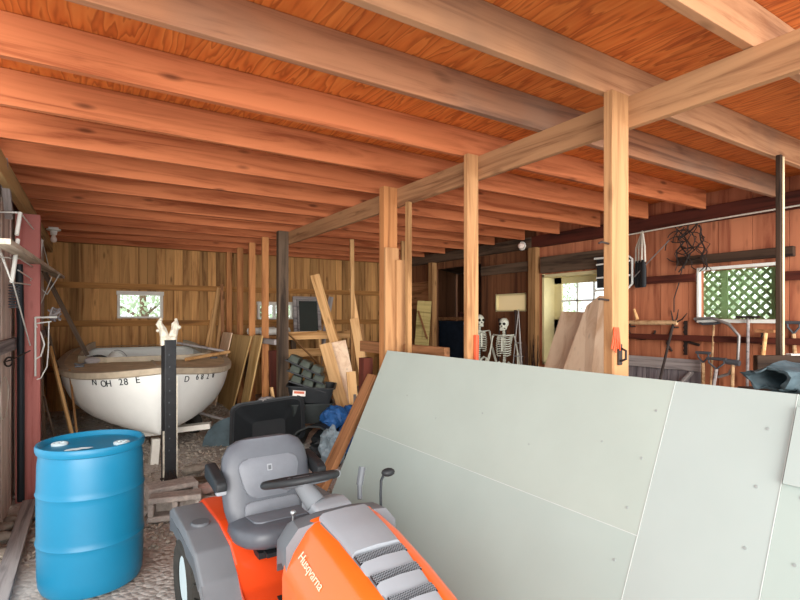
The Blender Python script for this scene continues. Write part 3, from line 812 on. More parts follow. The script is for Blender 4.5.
bm = BM(); prism(bm, rrect(.014, .018, .004), .0655, .069, lambda u, v, w: fr_ @ Vector((u, v+.245, w)), .001)
obj('crown_badge', bm, 'mowerlight', seat)
bm = BM(); prism(bm, rrect(.008, .011, .003), .069, .0705, lambda u, v, w: fr_ @ Vector((u, v+.244, w))); obj('badge_centre', bm, 'mowerdark', seat)
bm = BM(); prism(bm, rrect(.15, .045, .03), .05, .068, lambda u, v, w: fr_ @ Vector((u, v+.035, w)), .006); obj('lumbar_panel', bm, 'seatpanel', seat, True)
secs = []
cu = Vector((0, -1, .12)).normalized(); cn = cu.cross(X_).normalized()*-1
for h, a, b in ((-.02, .17, .045), (0, .205, .06), (.08, .235, .066), (.2, .24, .066), (.3, .225, .062), (.35, .19, .055), (.375, .14, .04), (.385, .08, .02)):
    secs.append((Vector((0, -.12, .555))+cu*h, a, b, X_, Vector((0, .12, 1)).normalized()))
bm = BM(); loft(bm, seat_loft(secs)); obj('cushion', bm, 'seatvinyl', seat, True)
bm = BM(); prism(bm, rrect(.15, .11, .05), .06, .074, lambda u, v, w: Vector((u, -.30-v, .570+w+(v)*.12)), .005); obj('cushion_panel', bm, 'seatpanel', seat, True)
for sg in (-1, 1):
    bm = BM(); x = sg*.275
    prism(bm, [(.03, .80), (-.2, .775), (-.235, .79), (-.235, .83), (-.2, .85), (.0, .885), (.03, .87)], x-.028, x+.028, lambda u, v, w: Vector((w, u-.02, v)), .012)
    obj('armrest', bm, 'black', seat, True)
    bm = BM(); tube(bm, [(sg*.25, -.06, .83), (sg*.225, -.05, .82), (sg*.2, -.05, .79)], .018); obj('armrest_bracket', bm, 'mowerlight', seat)
    bm = BM(); box(bm, (sg*.275, -.225, .79), (.05, .05, .04), bev=.008); obj('armrest_tip', bm, 'mowerlight', seat)
bm = BM(); box(bm, (0, -.3, .51), (.3, .3, .03)); box(bm, (-.1, -.47, .525), (.05, .06, .02)); box(bm, (.08, -.47, .505), (.16, .1, .04), bev=.01); obj('seat_rail', bm, 'black', seat)
bm = BM(); lathe(bm, [(.001, .02), (.012, .02), (.014, 0)], 12, Matrix.Translation((.12, -.5, .60))); tube(bm, [(.12, -.5, .56), (.12, -.5, .6)], .006); obj('adjuster_knob', bm, 'bung', seat, True)
# dash, column and wheel
bm = YZ([(-.78, .3), (-.76, .66), (-.8, .76), (-.92, .82), (-1.0, .83), (-1.02, .3)], -.16, .16, .025); obj('dash', bm, 'mowerdark', t, True)
rings = []
for y, z, w_, h_ in ((-.80, .72, .2, .02), (-.86, .78, .22, .03), (-.95, .825, .235, .03), (-1.04, .825, .25, .03)):
    rings.append([Vector((x, y, zz)) for x, zz in ((-w_, z-.16), (-w_, z-.06), (-w_*.8, z), (-w_*.3, z+.015), (w_*.3, z+.015), (w_*.8, z), (w_, z-.06), (w_, z-.16))])
bm = BM(); loft(bm, rings); obj('dash_cowl', bm, 'mowergrey', t, True)
bm = YZ([(-.78, .8), (-.79, .84), (-.88, .86), (-.95, .85), (-.97, .8)], -.085, .085, .015); obj('column_base', bm, 'mowerlight', t, True)
wc = Vector((-.09, -.80, .935)); wn = Vector((0, .28, .96)); wu = Vector((0, .96, -.28))
bm = BM(); tube(bm, [(-.05, -.87, .84), wc-wn*.02], [.045, .035], 16); obj('steering_column', bm, 'mowergrey', t, True)
sw = thing('steering_wheel', None, None); sw.parent = t
bm = BM(); tube(bm, [wc+X_*.158*math.cos(a)+wu*.158*math.sin(a) for a in [2*PI*k/48 for k in range(49)]], .0165, 12, cap=False); obj('wheel_rim', bm, 'black', sw, True)
bm = BM()
for a in (R(90), R(210), R(330)): tube(bm, [wc-wn*.012, wc+(X_*math.cos(a)+wu*math.sin(a))*.1-wn*.012, wc+(X_*math.cos(a)+wu*math.sin(a))*.154], [.022, .016, .013], 8)
tube(bm, [wc-wn*.03, wc+wn*.012], [.04, .036], 20); obj('wheel_hub', bm, 'mowerdark', sw, True)
bm = BM(); a0 = R(-35)
tube(bm, [wc+X_*.158*math.cos(a)+wu*.158*math.sin(a) for a in [a0+R(3)*k for k in range(5)]], .0175, 12); obj('rim_joint', bm, 'mowerlight', sw, True)
# levers
lv = thing('throttle_lever', None, None); lv.parent = t
bm = BM(); tube(bm, [(.15, -.9, .83), (.165, -.87, .90)], .011, 8); tube(bm, [(.162, -.875, .885), (.185, -.86, .96)], .016, 8); obj('lever_arm', bm, 'mowerdark', lv, True)
lv = thing('lift_lever', None, None); lv.parent = t
bm = BM(); tube(bm, [(.2, -1.0, .80), (.205, -.99, .87), (.21, -.985, .925), (.225, -.98, .945), (.24, -.98, .95)], .006, 8); obj('lever_rod', bm, 'hose', lv, True)
bm = BM(); sphere(bm, (.25, -.98, .955), .024, 2, (1.4, 1, .8)); obj('lever_knob', bm, 'black', lv, True)
bm = BM(); sphere(bm, (-.13, -.81, .80), .013, 2); tube(bm, [(-.13, -.81, .75), (-.13, -.81, .8)], .005); obj('ignition_key', bm, 'chrome', t, True)
# hood
HST = [(-1.01, .835, .255), (-1.2, .805, .262), (-1.4, .755, .258), (-1.6, .695, .25), (-1.72, .645, .24), (-1.80, .57, .22), (-1.83, .48, .2)]
def hsec(y, zt, w_):
    half_ = [(w_*.985, .36), (w_, zt-.2), (w_*.97, zt-.155), (w_*.86, zt-.095), (w_*.64, zt-.02), (w_*.52, zt+.002), (w_*.28, zt+.011)]
    return [Vector((-x, y, max(.34, z))) for x, z in half_]+[Vector((x, y, max(.34, z))) for x, z in reversed(half_)]
bm = BM(); loft(bm, [hsec(*h) for h in HST]); hood = obj('hood', bm, 'orange', t, True)
def htop(y):
    for (y0, z0, w0), (y1, z1, w1) in zip(HST, HST[1:]):
        if y1 <= y <= y0:
            f = (y-y0)/(y1-y0); return z0+(z1-z0)*f, w0+(w1-w0)*f
    return HST[-1][1:]
def hstrip(y0, y1, w0, w1, z0, z1, n=8, flat=False):
    rings = []
    for i in range(n+1):
        y = y0+(y1-y0)*i/n; zt, _ = htop(y); w_ = w0+(w1-w0)*i/n; up = z0+(z1-z0)*i/n
        rings.append([Vector((-w_, y, zt-.02)), Vector((-w_, y, zt+up-.008)), Vector((-w_*.86, y, zt+up+.004)), Vector((0, y, zt+up+.008)), Vector((w_*.86, y, zt+up+.004)), Vector((w_, y, zt+up-.008)), Vector((w_, y, zt-.02))])
    bm = BM(); loft(bm, rings); return bm
vent = obj('vent_panel', hstrip(-1.0, -1.66, .128, .098, .006, .006, 12), 'mowergrey', t, True)
obj('vent_cover', hstrip(-1.0, -1.3, .112, .102, .028, .026), 'mowerlight', vent, True)
for k, (ya, yb) in enumerate(((-1.355, -1.41), (-1.455, -1.51), (-1.555, -1.60))):
    obj('louvre', hstrip(ya, yb, .1-.006*k, .1-.006*k, .022, .011, 4), 'mowerlight', vent, True)
def mesh_slot(y0, y1, w_):
    zt, _ = htop(y0); z1, _ = htop(y1); bm = BM()
    P0 = Vector((0, y0, zt+.022)); P1 = Vector((0, y1, z1+.022)); d = P1-P0; n = 18; d_ = d.normalized(); up = Vector((0, -d_.z, d_.y)); up = up if up.z > 0 else -up
    for sg in (1, -1):
        for k in range(-4, n+4):
            xs0 = -w_+2*w_*k/n; pts = []
            for q in range(11):
                f = q/10; x = xs0+sg*(f-.5)*d.length
                if -w_ <= x <= w_: pts.append(P0+d*f+X_*x+up*(.001*sg))
            if len(pts) > 2:
                m, L = sweep_frame(pts[0], pts[-1], up); box(bm, (0, 0, 0), (L, .0012, .001), m)
    return bm
for k, (ya, yb) in enumerate(((-1.31, -1.352), (-1.413, -1.452), (-1.513, -1.552))):
    w_ = .1-.006*k; zt, _ = htop(ya); z1, _ = htop(yb)
    bm = BM(); m, L = sweep_frame((0, ya, zt+.0175), (0, yb, z1+.0175), (0, 0, 1)); box(bm, (0, 0, 0), (L, 2*w_, .006), m); v = obj('vent_slot', bm, 'black', vent)
    obj('vent_mesh', mesh_slot(ya, yb, w_), 'mowerlight', v)
# maker's name along the left shoulder, side vent and lamps
zt0, w0 = htop(-1.10); zt1, w1 = htop(-1.46)
def sh(y, f):
    zt, w_ = htop(y); a = Vector((-w_*.64, y, zt-.02)); b = Vector((-w_*.86, y, zt-.095)); return a+(b-a)*f
du = (sh(-1.46, .5)-sh(-1.12, .5)).normalized(); dv = (sh(-1.3, .0)-sh(-1.3, 1.)).normalized(); n_ = du.cross(dv).normalized()
if n_.z < 0: n_ = -n_
dv = n_.cross(du).normalized()
m = Matrix((du, dv, n_)).transposed().to_4x4(); m.translation = sh(-1.19, .80)+n_*.003
bm = BM(); add_text(bm, 'Husqvarna', .045, m, .001); obj('maker_lettering', bm, 'lettersilver', t)
for sg in (-1, 1):
    bm = BM(); prism(bm, [(-1.14, .44), (-1.12, .585), (-1.3, .57), (-1.5, .50), (-1.5, .40)], sg*.255, sg*.268, lambda u, v, w: Vector((w, u, v)), .004); v = obj('side_vent', bm, 'mowerlight', t)
    bm = BM()
    for k in range(9): box(bm, (sg*.268, -1.16-.037*k, .50-.008*k), (.006, .014, .1), Euler((R(-15), 0, 0)))
    obj('side_vent_slats', bm, 'black', v)
    bm = BM(); sphere(bm, (sg*.15, -1.815, .5), .05, 2, (1.3, .4, .8)); obj('headlamp', bm, 'glass', t, True)
bm = YZ([(-.4, .12), (-.4, .22), (-1.05, .22), (-1.05, .12)], -.48, .48, .02); obj('cutting_deck', bm, 'orangedeep', t)
bm = BM(); tube(bm, [(-.3, -1.22, .19), (.3, -1.22, .19)], .025); tube(bm, [(-.25, 0, .25), (.25, 0, .24)], .03); box(bm, (0, -.7, .28), (.24, 1.5, .1)); obj('chassis', bm, 'black', t)
M['shelfwood'] = wood('pale_weathered_shelf_wood', '#cfc2ae', '#9a8b78', 0, knots=.2, tone=.03)
from mathutils import noise

# ------------------------------------------------------------------ left side
t = thing('light_fixture', 'white ceramic bulb holder hanging under the left plate, with a bare bulb', 'light', (-.22, 7.5, 2.66))
bm = BM(); lathe(bm, [(.001, .06), (.075, .06), (.075, .045), (.04, .035), (.032, -.01), (.001, -.01)], 24, cap=False); box(bm, (0, 0, .067), (.1, .1, .02)); obj('bulb_holder', bm, 'ceramic', t, True)
bm = BM(); lathe(bm, [(.018, -.005), (.02, -.025), (.034, -.06), (.032, -.085), (.018, -.1), (.001, -.104)], 20, cap=False); obj('bulb', bm, 'bulb', t, True)
t = thing('light_fixture', 'round white lamp fixed high on the right wall beside the window opening', 'light', (5.28, 5.08, 2.64))
bm = BM(); lathe(bm, [(.001, .03), (.06, .03), (.06, .015), (.03, .005)], 20, Matrix.Rotation(-PI/2, 4, 'Y')); obj('bulb_holder', bm, 'ceramic', t, True)
bm = BM(); sphere(bm, (-.05, 0, 0), .045, 2); obj('bulb', bm, 'bulb', t, True)
bm = BM(); tube(bm, [(5.39, 5.6, 2.63), (5.39, 5.3, 2.63)], .012); tag(obj('conduit', bm, 'whiteboard'), 'short white conduit beside the round lamp', 'conduit')

o = beam('shelf_board', (-.38, 3.9, 2.11), (-.17, 8.3, 2.19), .1, .035, 'shelfwood'); tag(o, 'long weathered shelf board running along the left wall', 'shelf')
t = thing('wire_rack', 'white wire rack of thin rods and tubes around the left shelf board', 'rack', (0, 0, 0))
def rod(name, pts, r, mat='wire'):
    bm = BM(); tube(bm, pts, r, 8); return obj(name, bm, mat, t)
rod('tube', [(-.35, 4.8, 2.44), (-.365, 4.72, 2.26)], .014)
rod('tube', [(-.285, 6.35, 2.435), (-.30, 6.28, 2.26)], .014)
rod('tube', [(-.36, 4.75, 2.23), (-.385, 4.6, 1.9)], .014)
rod('tube', [(-.295, 6.3, 2.205), (-.31, 6.2, 1.97)], .014)
rod('rod', [(-.35, 4.8, 2.44), (-.285, 6.35, 2.435)], .006)
rod('rod', [(-.35, 4.8, 2.44), (-.49, 4.86, 2.44)], .007)
rod('rod', [(-.285, 6.35, 2.435), (-.25, 7.6, 2.16)], .005)
rod('rod', [(-.36, 4.75, 2.0), (-.30, 6.25, 1.98)], .005)
rod('rod', [(-.385, 4.6, 1.9), (-.31, 6.2, 1.96)], .005)
rod('rod', [(-.48, 4.6, 2.2), (-.385, 4.6, 1.9)], .006)
rod('rod', [(-.46, 4.5, 2.07), (-.36, 4.9, 2.1), (-.29, 6.3, 2.1)], .005)
rod('rod', [(-.49, 4.7, 2.26), (-.385, 4.6, 1.9)], .004)
rod('rod', [(-.38, 4.62, 1.9), (-.335, 5.55, 1.4)], .005)
rod('hanger', [(-.31, 6.2, 1.96), (-.24, 6.3, 1.88), (-.14, 6.5, 2.1)], .005)
rod('hanger', [(-.335, 5.6, 1.98), (-.29, 6.25, 1.78), (-.2, 6.3, 2.06)], .004)
t = thing('wire_bracket', 'small white tube bracket sticking out beside the red post', 'bracket', (0, 0, 0))
rod('tube', [(-.3, 5.62, 1.645), (-.14, 5.58, 1.65)], .009)
rod('tube', [(-.3, 5.6, 1.65), (-.3, 5.6, 1.12)], .008)
rod('rod', [(-.3, 5.62, 1.59), (-.18, 5.6, 1.61)], .006)
rod('rod', [(-.30, 5.62, 1.58), (-.26, 5.64, 1.5), (-.235, 5.64, 1.4), (-.26, 5.62, 1.3), (-.3, 5.62, 1.27)], .007)
rod('rod', [(-.2, 5.6, 1.6), (-.205, 5.62, 1.35), (-.215, 5.62, 1.2), (-.26, 5.6, 1.1), (-.29, 5.6, 1.09)], .005)
bm = BM(); rn = random.Random(2)
for k in range(10): tube(bm, [(-.16+rn.uniform(-.05, .05), 5.66+rn.uniform(-.05, .05), 1.66+rn.uniform(-.05, .08)) for q in range(4)], .008, 6)
tag(obj('scrap_bundle', bm, 'grey'), 'tangled grey scrap hanging at the end of the white bracket', 'scrap')
bm = BM(); y = 5.5; x = xl(y)+.075
tube(bm, [(x, y, .05), (x, y, 1.0), (x, y-.03, 1.6), (x-.005, y-.1, 2.1)], .028, 10); tag(obj('drain_hose', bm, 'hose', smooth=True), 'black rubber hose running down the left wall beside the red post', 'hose')
bm = BM(); tube(bm, [(x-.02+.035*math.cos(a), 5.15, 1.72+.004*a/(2*PI)*5+.035*math.sin(a)*.2+.022*k) for k in range(9) for a in [2*PI*q/8 for q in range(8)]], .006, 6); tag(obj('coil_spring', bm, 'leadgrey'), 'grey coiled spring hanging on the left wall boards', 'spring')
bm = BM(); tube(bm, [(xl(5)+.02, 5.0, 1.3), (xl(5)+.06, 5.05, 1.31), (xl(5)+.16, 5.4, 1.36)], .006); tube(bm, [(xl(5)+.05+.02*math.cos(a), 5.0+.06*math.cos(a), 1.3+.035*math.sin(a)) for a in [2*PI*k/12 for k in range(13)]], .007); tag(obj('iron_hook', bm, 'iron'), 'iron ring hook on the left wall boards', 'hook')
bm = BM(); tube(bm, [(xl(5)+.022, 5.0+.28*math.cos(a), 1.02+.16*math.sin(a)) for a in [2*PI*k/24 for k in range(25)]], .004, 6); tag(obj('wire_hoop', bm, 'rope'), 'thin pale wire hoop hanging low on the left wall', 'hoop')
o = beam('brace', (-.30, 6.9, 2.18), (.12, 7.1, 1.2), .05, .07, 'old', up=(0, 1, 0)); tag(o, 'dark diagonal brace leaning in the left rear corner', 'brace')
o = beam('brace', (xl(4.9)+.06, 4.95, 2.43), (xl(4.4)+.09, 4.4, 2.72), .05, .06, 'grey'); tag(o, 'grey-green slanting brace at the upper left edge', 'brace')
for i, (a, b, w_, mt, lab) in enumerate((
    ((-.26, 6.5, .2), (-.3, 6.15, 1.5), .03, 'old', 'dark stick leaning behind the red post'),
    ((.02, 6.5, .15), (-.22, 6.4, 1.35), .045, 'plank', 'tan lath slanting down behind the red post'),
    ((.05, 6.2, .1), (-.05, 6.4, 1.1), .02, 'stud', 'thin stick beside the tan lath'),
    ((.0, 6.9, .2), (-.26, 6.7, 1.55), .04, 'old', 'dark lath behind the tan lath in the left corner'),
    ((-.1, 6.1, .1), (-.25, 5.9, .9), .02, 'old', 'short dark stick low behind the red post'))):
    o = beam('stick', a, b, w_, w_*.6, mt); tag(o, lab, 'stick')
o = beam('plank', (-.37, 3.55, .03), (-.33, 5.4, .07), .1, .03, 'grey'); tag(o, 'grey plank lying on the ground left of the blue drum', 'plank')
bm = BM(); rn = random.Random(11); seen = 0
for k in range(26):
    x = rn.uniform(-.5, -.24) if k < 18 else rn.uniform(-.46, -.3); y = rn.uniform(3.3, 6.6); r = rn.uniform(.03, .075)
    if -.42 < x < -.29: x = -.46 if k % 2 else -.24
    b2 = BM(); rock(b2, (0, 0, 0), r, (1.2, 1, .6), 40+k); o = obj('fieldstone', b2, 'stone', smooth=True); o.location = (x, y, fz(y)+r*.35)
    tag(o, 'rounded field stone on the ground along the left wall', 'stone', 'field stones by the left wall')
bm.free()
# dead leaves, chips and gravel bits: nobody could count them
bm = BM(); rn = random.Random(5)
def chip(x, y, s):
    z = fz(y)+rn.uniform(.0, .012); m = Matrix.Translation((x, y, z)) @ Euler((rn.uniform(-.5, .5), rn.uniform(-.5, .5), rn.uniform(0, 6.3))).to_matrix().to_4x4()
    q = [(-s, -s*.4, 0), (s*.3, -s*.5, .1*s), (s, s*.1, 0), (0, s*.5, .25*s)]
    bm.faces.new([bm.verts.new(m @ Vector(p)) for p in q])
for k in range(5200):
    if k % 2: x, y = rn.uniform(-.36, -.23), rn.uniform(3.0, 8.5)
    if k % 4 == 1: x, y = rn.uniform(-.3, .15), rn.uniform(4.15, 8.5)
    else: x, y = rn.uniform(.2, 2.1), rn.uniform(4.2, 8.3)
    chip(x, y, rn.choice((.01, .015, .02, .03)))
tag(obj('leaf_litter', bm, 'chips'), 'dead leaves and wood chips littering the dirt floor', 'leaf litter', kind='stuff')
bm = BM(); rn = random.Random(15)
for k in range(1500):
    x, y = rn.uniform(.3, 2.1), rn.uniform(4.0, 8.0); r = rn.uniform(.008, .022)
    for v in sphere(bm, (0, 0, 0), r, 1, (1.2, 1, .7)): v.co = v.co*rn.uniform(.8, 1.2)+Vector((x, y, fz(y)+.003))
tag(obj('gravel', bm, 'stone'), 'loose gravel scattered over the dirt floor', 'gravel', kind='stuff')

# ------------------------------------------------------------------ stacked and leaning timber in the middle
for i, (a, b, w_, mt, lab) in enumerate((
    ((1.72, 8.62, .3), (2.03, 8.84, 2.14), .06, 'plank', 'thin board leaning on the far wall, leftmost of its bunch'),
    ((1.85, 8.6, .3), (2.10, 8.84, 1.95), .05, 'stud', 'thin board leaning on the far wall, second of its bunch'),
    ((2.06, 8.6, .3), (2.08, 8.85, 2.2), .05, 'brown', 'tall brown lath leaning on the far wall behind the plywood'),
    ((1.62, 8.6, .3), (1.95, 8.84, 1.8), .04, 'plank', 'short lath leaning on the far wall nearest the boat'))):
    o = beam('leaning_board', a, b, w_, .02, mt, up=(0, 1, 0)); tag(o, lab, 'board', 'thin boards leaning on the far wall')
def sheet(name, p, th, mat, lab, cat='sheet', nrm=(-1, 0, .25)):
    bm = BM(); n = Vector(nrm).normalized()*th; c = Vector(p[0])
    A = [bm.verts.new(Vector(q)-c) for q in p]; B_ = [bm.verts.new(Vector(q)+n-c) for q in p]; k = len(p)
    bm.faces.new(A); bm.faces.new(B_)
    for i in range(k): bm.faces.new((A[i], A[(i+1) % k], B_[(i+1) % k], B_[i]))
    o = obj(name, bm, mat); o.location = c; return tag(o, lab, cat)
sheet('plywood_sheet', [(1.92, 8.45, .3), (1.92, 7.5, .28), (2.1, 7.15, 1.38), (2.1, 8.6, 1.38)], .02, 'tanply', 'wide tan plywood sheet leaning on the studs beside the boat')
sheet('plywood_sheet', [(1.80, 8.55, .3), (1.80, 8.05, .28), (2.07, 8.1, 1.40), (2.07, 8.65, 1.40)], .015, 'pinkply', 'pinkish plywood piece overlapping the left edge of the tan sheet')
sheet('plywood_strip', [(1.92, 7.15, .25), (1.92, 6.85, .25), (2.1, 6.66, 1.4), (2.1, 7.05, 1.4)], .018, 'tanply', 'narrow tan plywood strip leaning just left of the dark post', 'board')
o = beam('crosspiece', (2.15, 6.85, 1.33), (2.15, 6.3, 1.33), .05, .07, 'grey'); tag(o, 'short grey crosspiece between the dark post and its neighbour', 'board')
o = beam('leaning_board', (2.3, 6.75, .2), (2.26, 6.72, 1.2), .14, .025, 'redbrown', up=(0, 1, 0)); tag(o, 'red-brown board standing behind the dark post', 'board')
for i, (x, y) in enumerate(((2.35, 8.2), (2.42, 7.75))):
    bm = BM(); tube(bm, [(x, y, 1.42), (x+.3, y-.35, 1.44)], .055, 14); tag(obj('roll', bm, 'white', smooth=True), 'white rolled sheet lying behind the plywood, %s' % ('nearer the far wall' if not i else 'nearer the dark post'), 'roll')
o = beam('shelf_board', (2.3, 8.3, 1.35), (2.8, 7.2, 1.35), .35, .03, 'stud'); tag(o, 'shelf board carrying the white rolls behind the studs', 'shelf')
for k, (x, y) in enumerate(((2.32, 8.2), (2.75, 7.3))):
    o = beam('shelf_leg', (x, y, .2), (x, y, 1.33), .06, .06, 'old'); o.parent = bpy.data.objects['shelf_board.001']; o.matrix_parent_inverse = bpy.data.objects['shelf_board.001'].matrix_basis.inverted()
# pallet crate
t = thing('pallet', 'pale slatted pallet standing on edge right of the dark post', 'pallet', (2.42, 6.8, .22))
for z in (1.17, .93, .62, .3): beam('slat', (0, -.03, z), (1.05, -.03, z), .02, .11, 'plank', t)
for x in (.05, .55, 1.0): beam('stringer', (x, .03, 0), (x, .03, 1.24), .08, .04, 'plank', t)
beam('diagonal', (.03, -.055, 1.22), (.52, -.055, .75), .015, .07, 'stud', t, up=(0, 1, 0))
# window sash against the far wall
t = thing('window_sash', 'old grey framed window sash with dark glass leaning against the far wall', 'window sash', (3.5, 8.62, 1.35), (R(-6), 0, 0))
bm = BM()
for c, s in (((-.2, 0, .33), (.06, .04, .68)), ((.26, 0, .33), (.06, .04, .68)), ((.03, 0, .645), (.46, .04, .05)), ((.03, 0, .02), (.46, .04, .05))): box(bm, c, s, bev=.003)
obj('sash_frame', bm, 'grey', t)
bm = BM(); box(bm, (.03, .005, .33), (.42, .006, .6)); obj('glass', bm, 'darkglass', t)
bm = BM(); box(bm, (-.15, -.03, .31), (.03, .02, .62)); box(bm, (.05, -.03, .6), (.36, .02, .025)); obj('inner_frame', bm, 'grey', t)
o = beam('bench_top', (3.2, 8.6, 1.32), (4.4, 8.6, 1.32), .4, .04, 'old'); tag(o, 'dark rear bench under the leaning window sash', 'bench')
for x in (3.25, 4.35):
    l = beam('leg', (x, 8.6, .25), (x, 8.6, 1.3), .08, .08, 'old'); l.parent = o; l.matrix_parent_inverse = o.matrix_basis.inverted()
for i, (a, b, w_, th, mt, lab) in enumerate((
    ((3.18, 6.2, .5), (2.78, 6.55, 2.23), .13, .03, 'plank', 'wide stained plank leaning left, tallest in front of the pallet'),
    ((3.27, 6.35, .2), (3.25, 6.35, 2.73), .055, .05, 'plank', 'tall narrow timber standing up to the joists behind the leaning planks'),
    ((3.5, 6.2, .3), (3.27, 6.4, 2.05), .06, .03, 'fresh', 'narrow lath leaning against the tall timber'),
    ((3.36, 6.0, .2), (3.2, 6.2, 1.63), .11, .04, 'fresh', 'pale greenish plank in the leaning bunch beside the orange-tan post'),
    ((3.0, 5.95, .2), (2.78, 6.2, 1.3), .16, .03, 'fresh', 'short orange-tan plank leaning on the pallet, left in its bunch'),
    ((3.14, 6.0, .2), (3.0, 6.26, 1.32), .2, .03, 'pinkply', 'wide pinkish board leaning on the pallet, middle of its bunch'),
    ((3.0, 5.75, .2), (2.98, 5.85, .95), .12, .03, 'fresh', 'short fresh board standing in front of the wide pinkish board'),
    ((3.55, 6.3, .3), (3.45, 6.45, 1.55), .05, .03, 'stud', 'dull lath at the right end of the leaning bunch'),
    ((2.9, 6.97, .25), (3.2, 6.92, 1.95), .07, .02, 'grey', 'grey board leaning over the back of the pallet'))):
    o = beam('leaning_plank', a, b, w_, th, mt, up=(.3, 1, 0)); tag(o, lab, 'plank', 'planks leaning near the pallet')

# black trays and tubs
def tray(name, L_, W_, H_, mat, parent, ribs=0, flare=.85, th=.012):
    rings = []
    for z, f in ((0, flare), (H_, 1.0), (H_, 1.06), (H_-.015, 1.06), (H_-.015, .98), (th, flare-.04)):
        rings.append([Vector((x*f*L_/2, y*f*W_/2, z)) for x, y in [(c[0], c[1]) for c in rrect(1, 1, .25, 4)]])
    bm = BM(); loft(bm, rings); return obj(name, bm, mat, parent, True)
t = thing('plastic_tub', 'black plastic tub with a red and white label beneath the stacked trays', 'tub', (2.47, 5.93, .62), (R(3), R(4), R(-28)))
tray('body', .56, .42, .2, 'black', t)
bm = BM(); box(bm, (-.13, -.2, .12), (.15, .012, .07), Euler((R(-8), 0, 0))); lb = obj('label', bm, 'labelwhite', t)
bm = BM(); box(bm, (-.13, -.208, .128), (.12, .006, .028), Euler((R(-8), 0, 0))); obj('label_print', bm, 'labelred', lb)
t = thing('plastic_tub', 'black plastic tub lying below the labelled tub', 'tub', (2.48, 5.95, .36), (0, 0, R(-20)))
tray('body', .5, .42, .24, 'blackmatt', t)
for k in range(3):
    t = thing('storage_tray', 'dusty black three-pocket tray, %s in the tilted stack on the labelled tub' % ('lowest', 'middle', 'topmost')[k], 'tray', (2.42-.01*k, 5.92+.01*k, .80+.115*k), (R(-4), R(18+3*k), R(-25-4*k)), 'stacked trays')
    bm = BM(); box(bm, (0, 0, .0), (.47, .38, .02), bev=.006)
    obj('tray_rim', bm, 'black', t)
    for q in range(3):
        bm = BM(); rings = []
        for z, f in ((0, 1), (.075, .86), (.085, .78)): rings.append([Vector((-.15+.15*q+x*.068*f, y*.165*f, z)) for x, y in rrect(1, 1, .25, 3)])
        loft(bm, rings); obj('pocket', bm, 'trayolive', t, True)
# tipped wheelbarrow tray: deep black shell on its side
t = thing('wheelbarrow_tray', 'large black plastic wheelbarrow tray tipped on its side behind the tractor seat', 'wheelbarrow tray', (1.98, 5.95, .03), (R(58), R(-8), R(-30)))
rings = []
for z, a, b, sh_ in ((0, .2, .16, -.04), (.02, .24, .2, -.03), (.16, .34, .26, 0), (.32, .43, .32, .03), (.33, .46, .345, .03), (.315, .46, .345, .03), (.31, .41, .3, .03), (.16, .32, .24, 0), (.025, .21, .17, -.03)):
    rings.append([Vector((x*a*.95+sh_, .27+y*b*.82, z)) for x, y in rrect(1, 1, .3, 5)])
bm = BM(); loft(bm, rings); obj('shell', bm, 'black', t, True)
bm = BM()
for x in (-.2, 0, .2): box(bm, (x, .02, .2), (.02, .012, .25), Euler((R(25), 0, 0)))
obj('shell_ribs', bm, 'blackmatt', t)
t = thing('black_cowl', 'rounded black plastic cowl to the right of the tipped tray', 'cowl', (2.42, 5.6, .0), (0, R(15), R(-40)))
rings = []
for k in range(9):
    a = PI*k/8; rings.append([Vector((.34*math.cos(a)*f, y, .02+.42*math.sin(a)*f)) for y, f in ((-.3, 1), (.3, .85), (.3, .8), (-.3, .95))])
bm = BM(); loft(bm, rings); obj('shell', bm, 'blackmatt', t, True)
t = thing('fender_guard', 'grey-green quarter-round guard plate lying left of the tipped tray', 'guard', (1.42, 6.36, fz(6.3)), (R(-12), 0, R(-30)))
bm = BM(); prism(bm, [(0, 0)]+[(.42-.42*math.cos(a), .36*math.sin(a)) for a in [PI/2*k/10 for k in range(1, 11)]]+[(.42, 0)], -.02, .02, lambda u, v, w: Vector((u-.15, w, v)), .004); obj('plate', bm, 'tarp', t)
bm = BM(); tube(bm, [(.25, -.03, .42), (.3, -.02, .2), (.36, -.03, .02)], .014); tag(obj('strap', bm, 'black', t), None)
o = beam('stick', (1.35, 6.9, .42), (1.62, 6.5, .36), .03, .03, 'grey'); tag(o, 'grey stick lying between the boat and the guard plate', 'stick')
# bags
def sack(name, loc, s, mat, lab, seed, cat='bag'):
    bm = BM(); rn = random.Random(seed); vs_ = sphere(bm, (0, 0, 0), 1, 4)
    for v in vs_:
        q = v.co.copy(); o_ = Vector((seed*3.1, seed*1.7, seed))
        n = .55*abs(noise.noise(q*1.7+o_))+.3*abs(noise.noise(q*4+o_))+.14*abs(noise.noise(q*9+o_))
        v.co = Vector((q.x*s[0], q.y*s[1], max(-.75, q.z)*s[2]))*(1.18-.9*n)
    o = obj(name, bm, mat, smooth=True); o.location = loc; return tag(o, lab, cat)
sack('woven_bag', (2.78, 5.35, .12+.1), (.2, .17, .22), 'bluebag', 'blue woven plastic bag in the heap, nearest the leaning panel', 1)
sack('woven_bag', (2.60, 5.55, .45), (.16, .14, .14), 'bluebag', 'crumpled blue bag under the labelled tub', 4)
sack('woven_bag', (2.9, 5.6, .45), (.17, .14, .13), 'bluebag', 'small blue bag on the back of the heap by the leaning planks', 9)
sack('clear_bag', (2.42, 5.2, .2), (.14, .13, .24), 'clearbag', 'grey translucent plastic bag behind the tractor armrest', 6)
sack('rubbish_sack', (2.62, 5.55, .14), (.3, .25, .2), 'black', 'black rubbish sack at the bottom of the heap behind the tractor', 3)
o = beam('stick', (2.62, 5.05, .15), (2.83, 5.45, .72), .035, .02, 'steel'); tag(o, 'grey metal bar sticking up out of the blue bags', 'bar')
sack('rag', (1.95, 6.05, .66), (.1, .06, .03), 'grey', 'pale rag on the upper edge of the tipped tray', 5, 'rag')
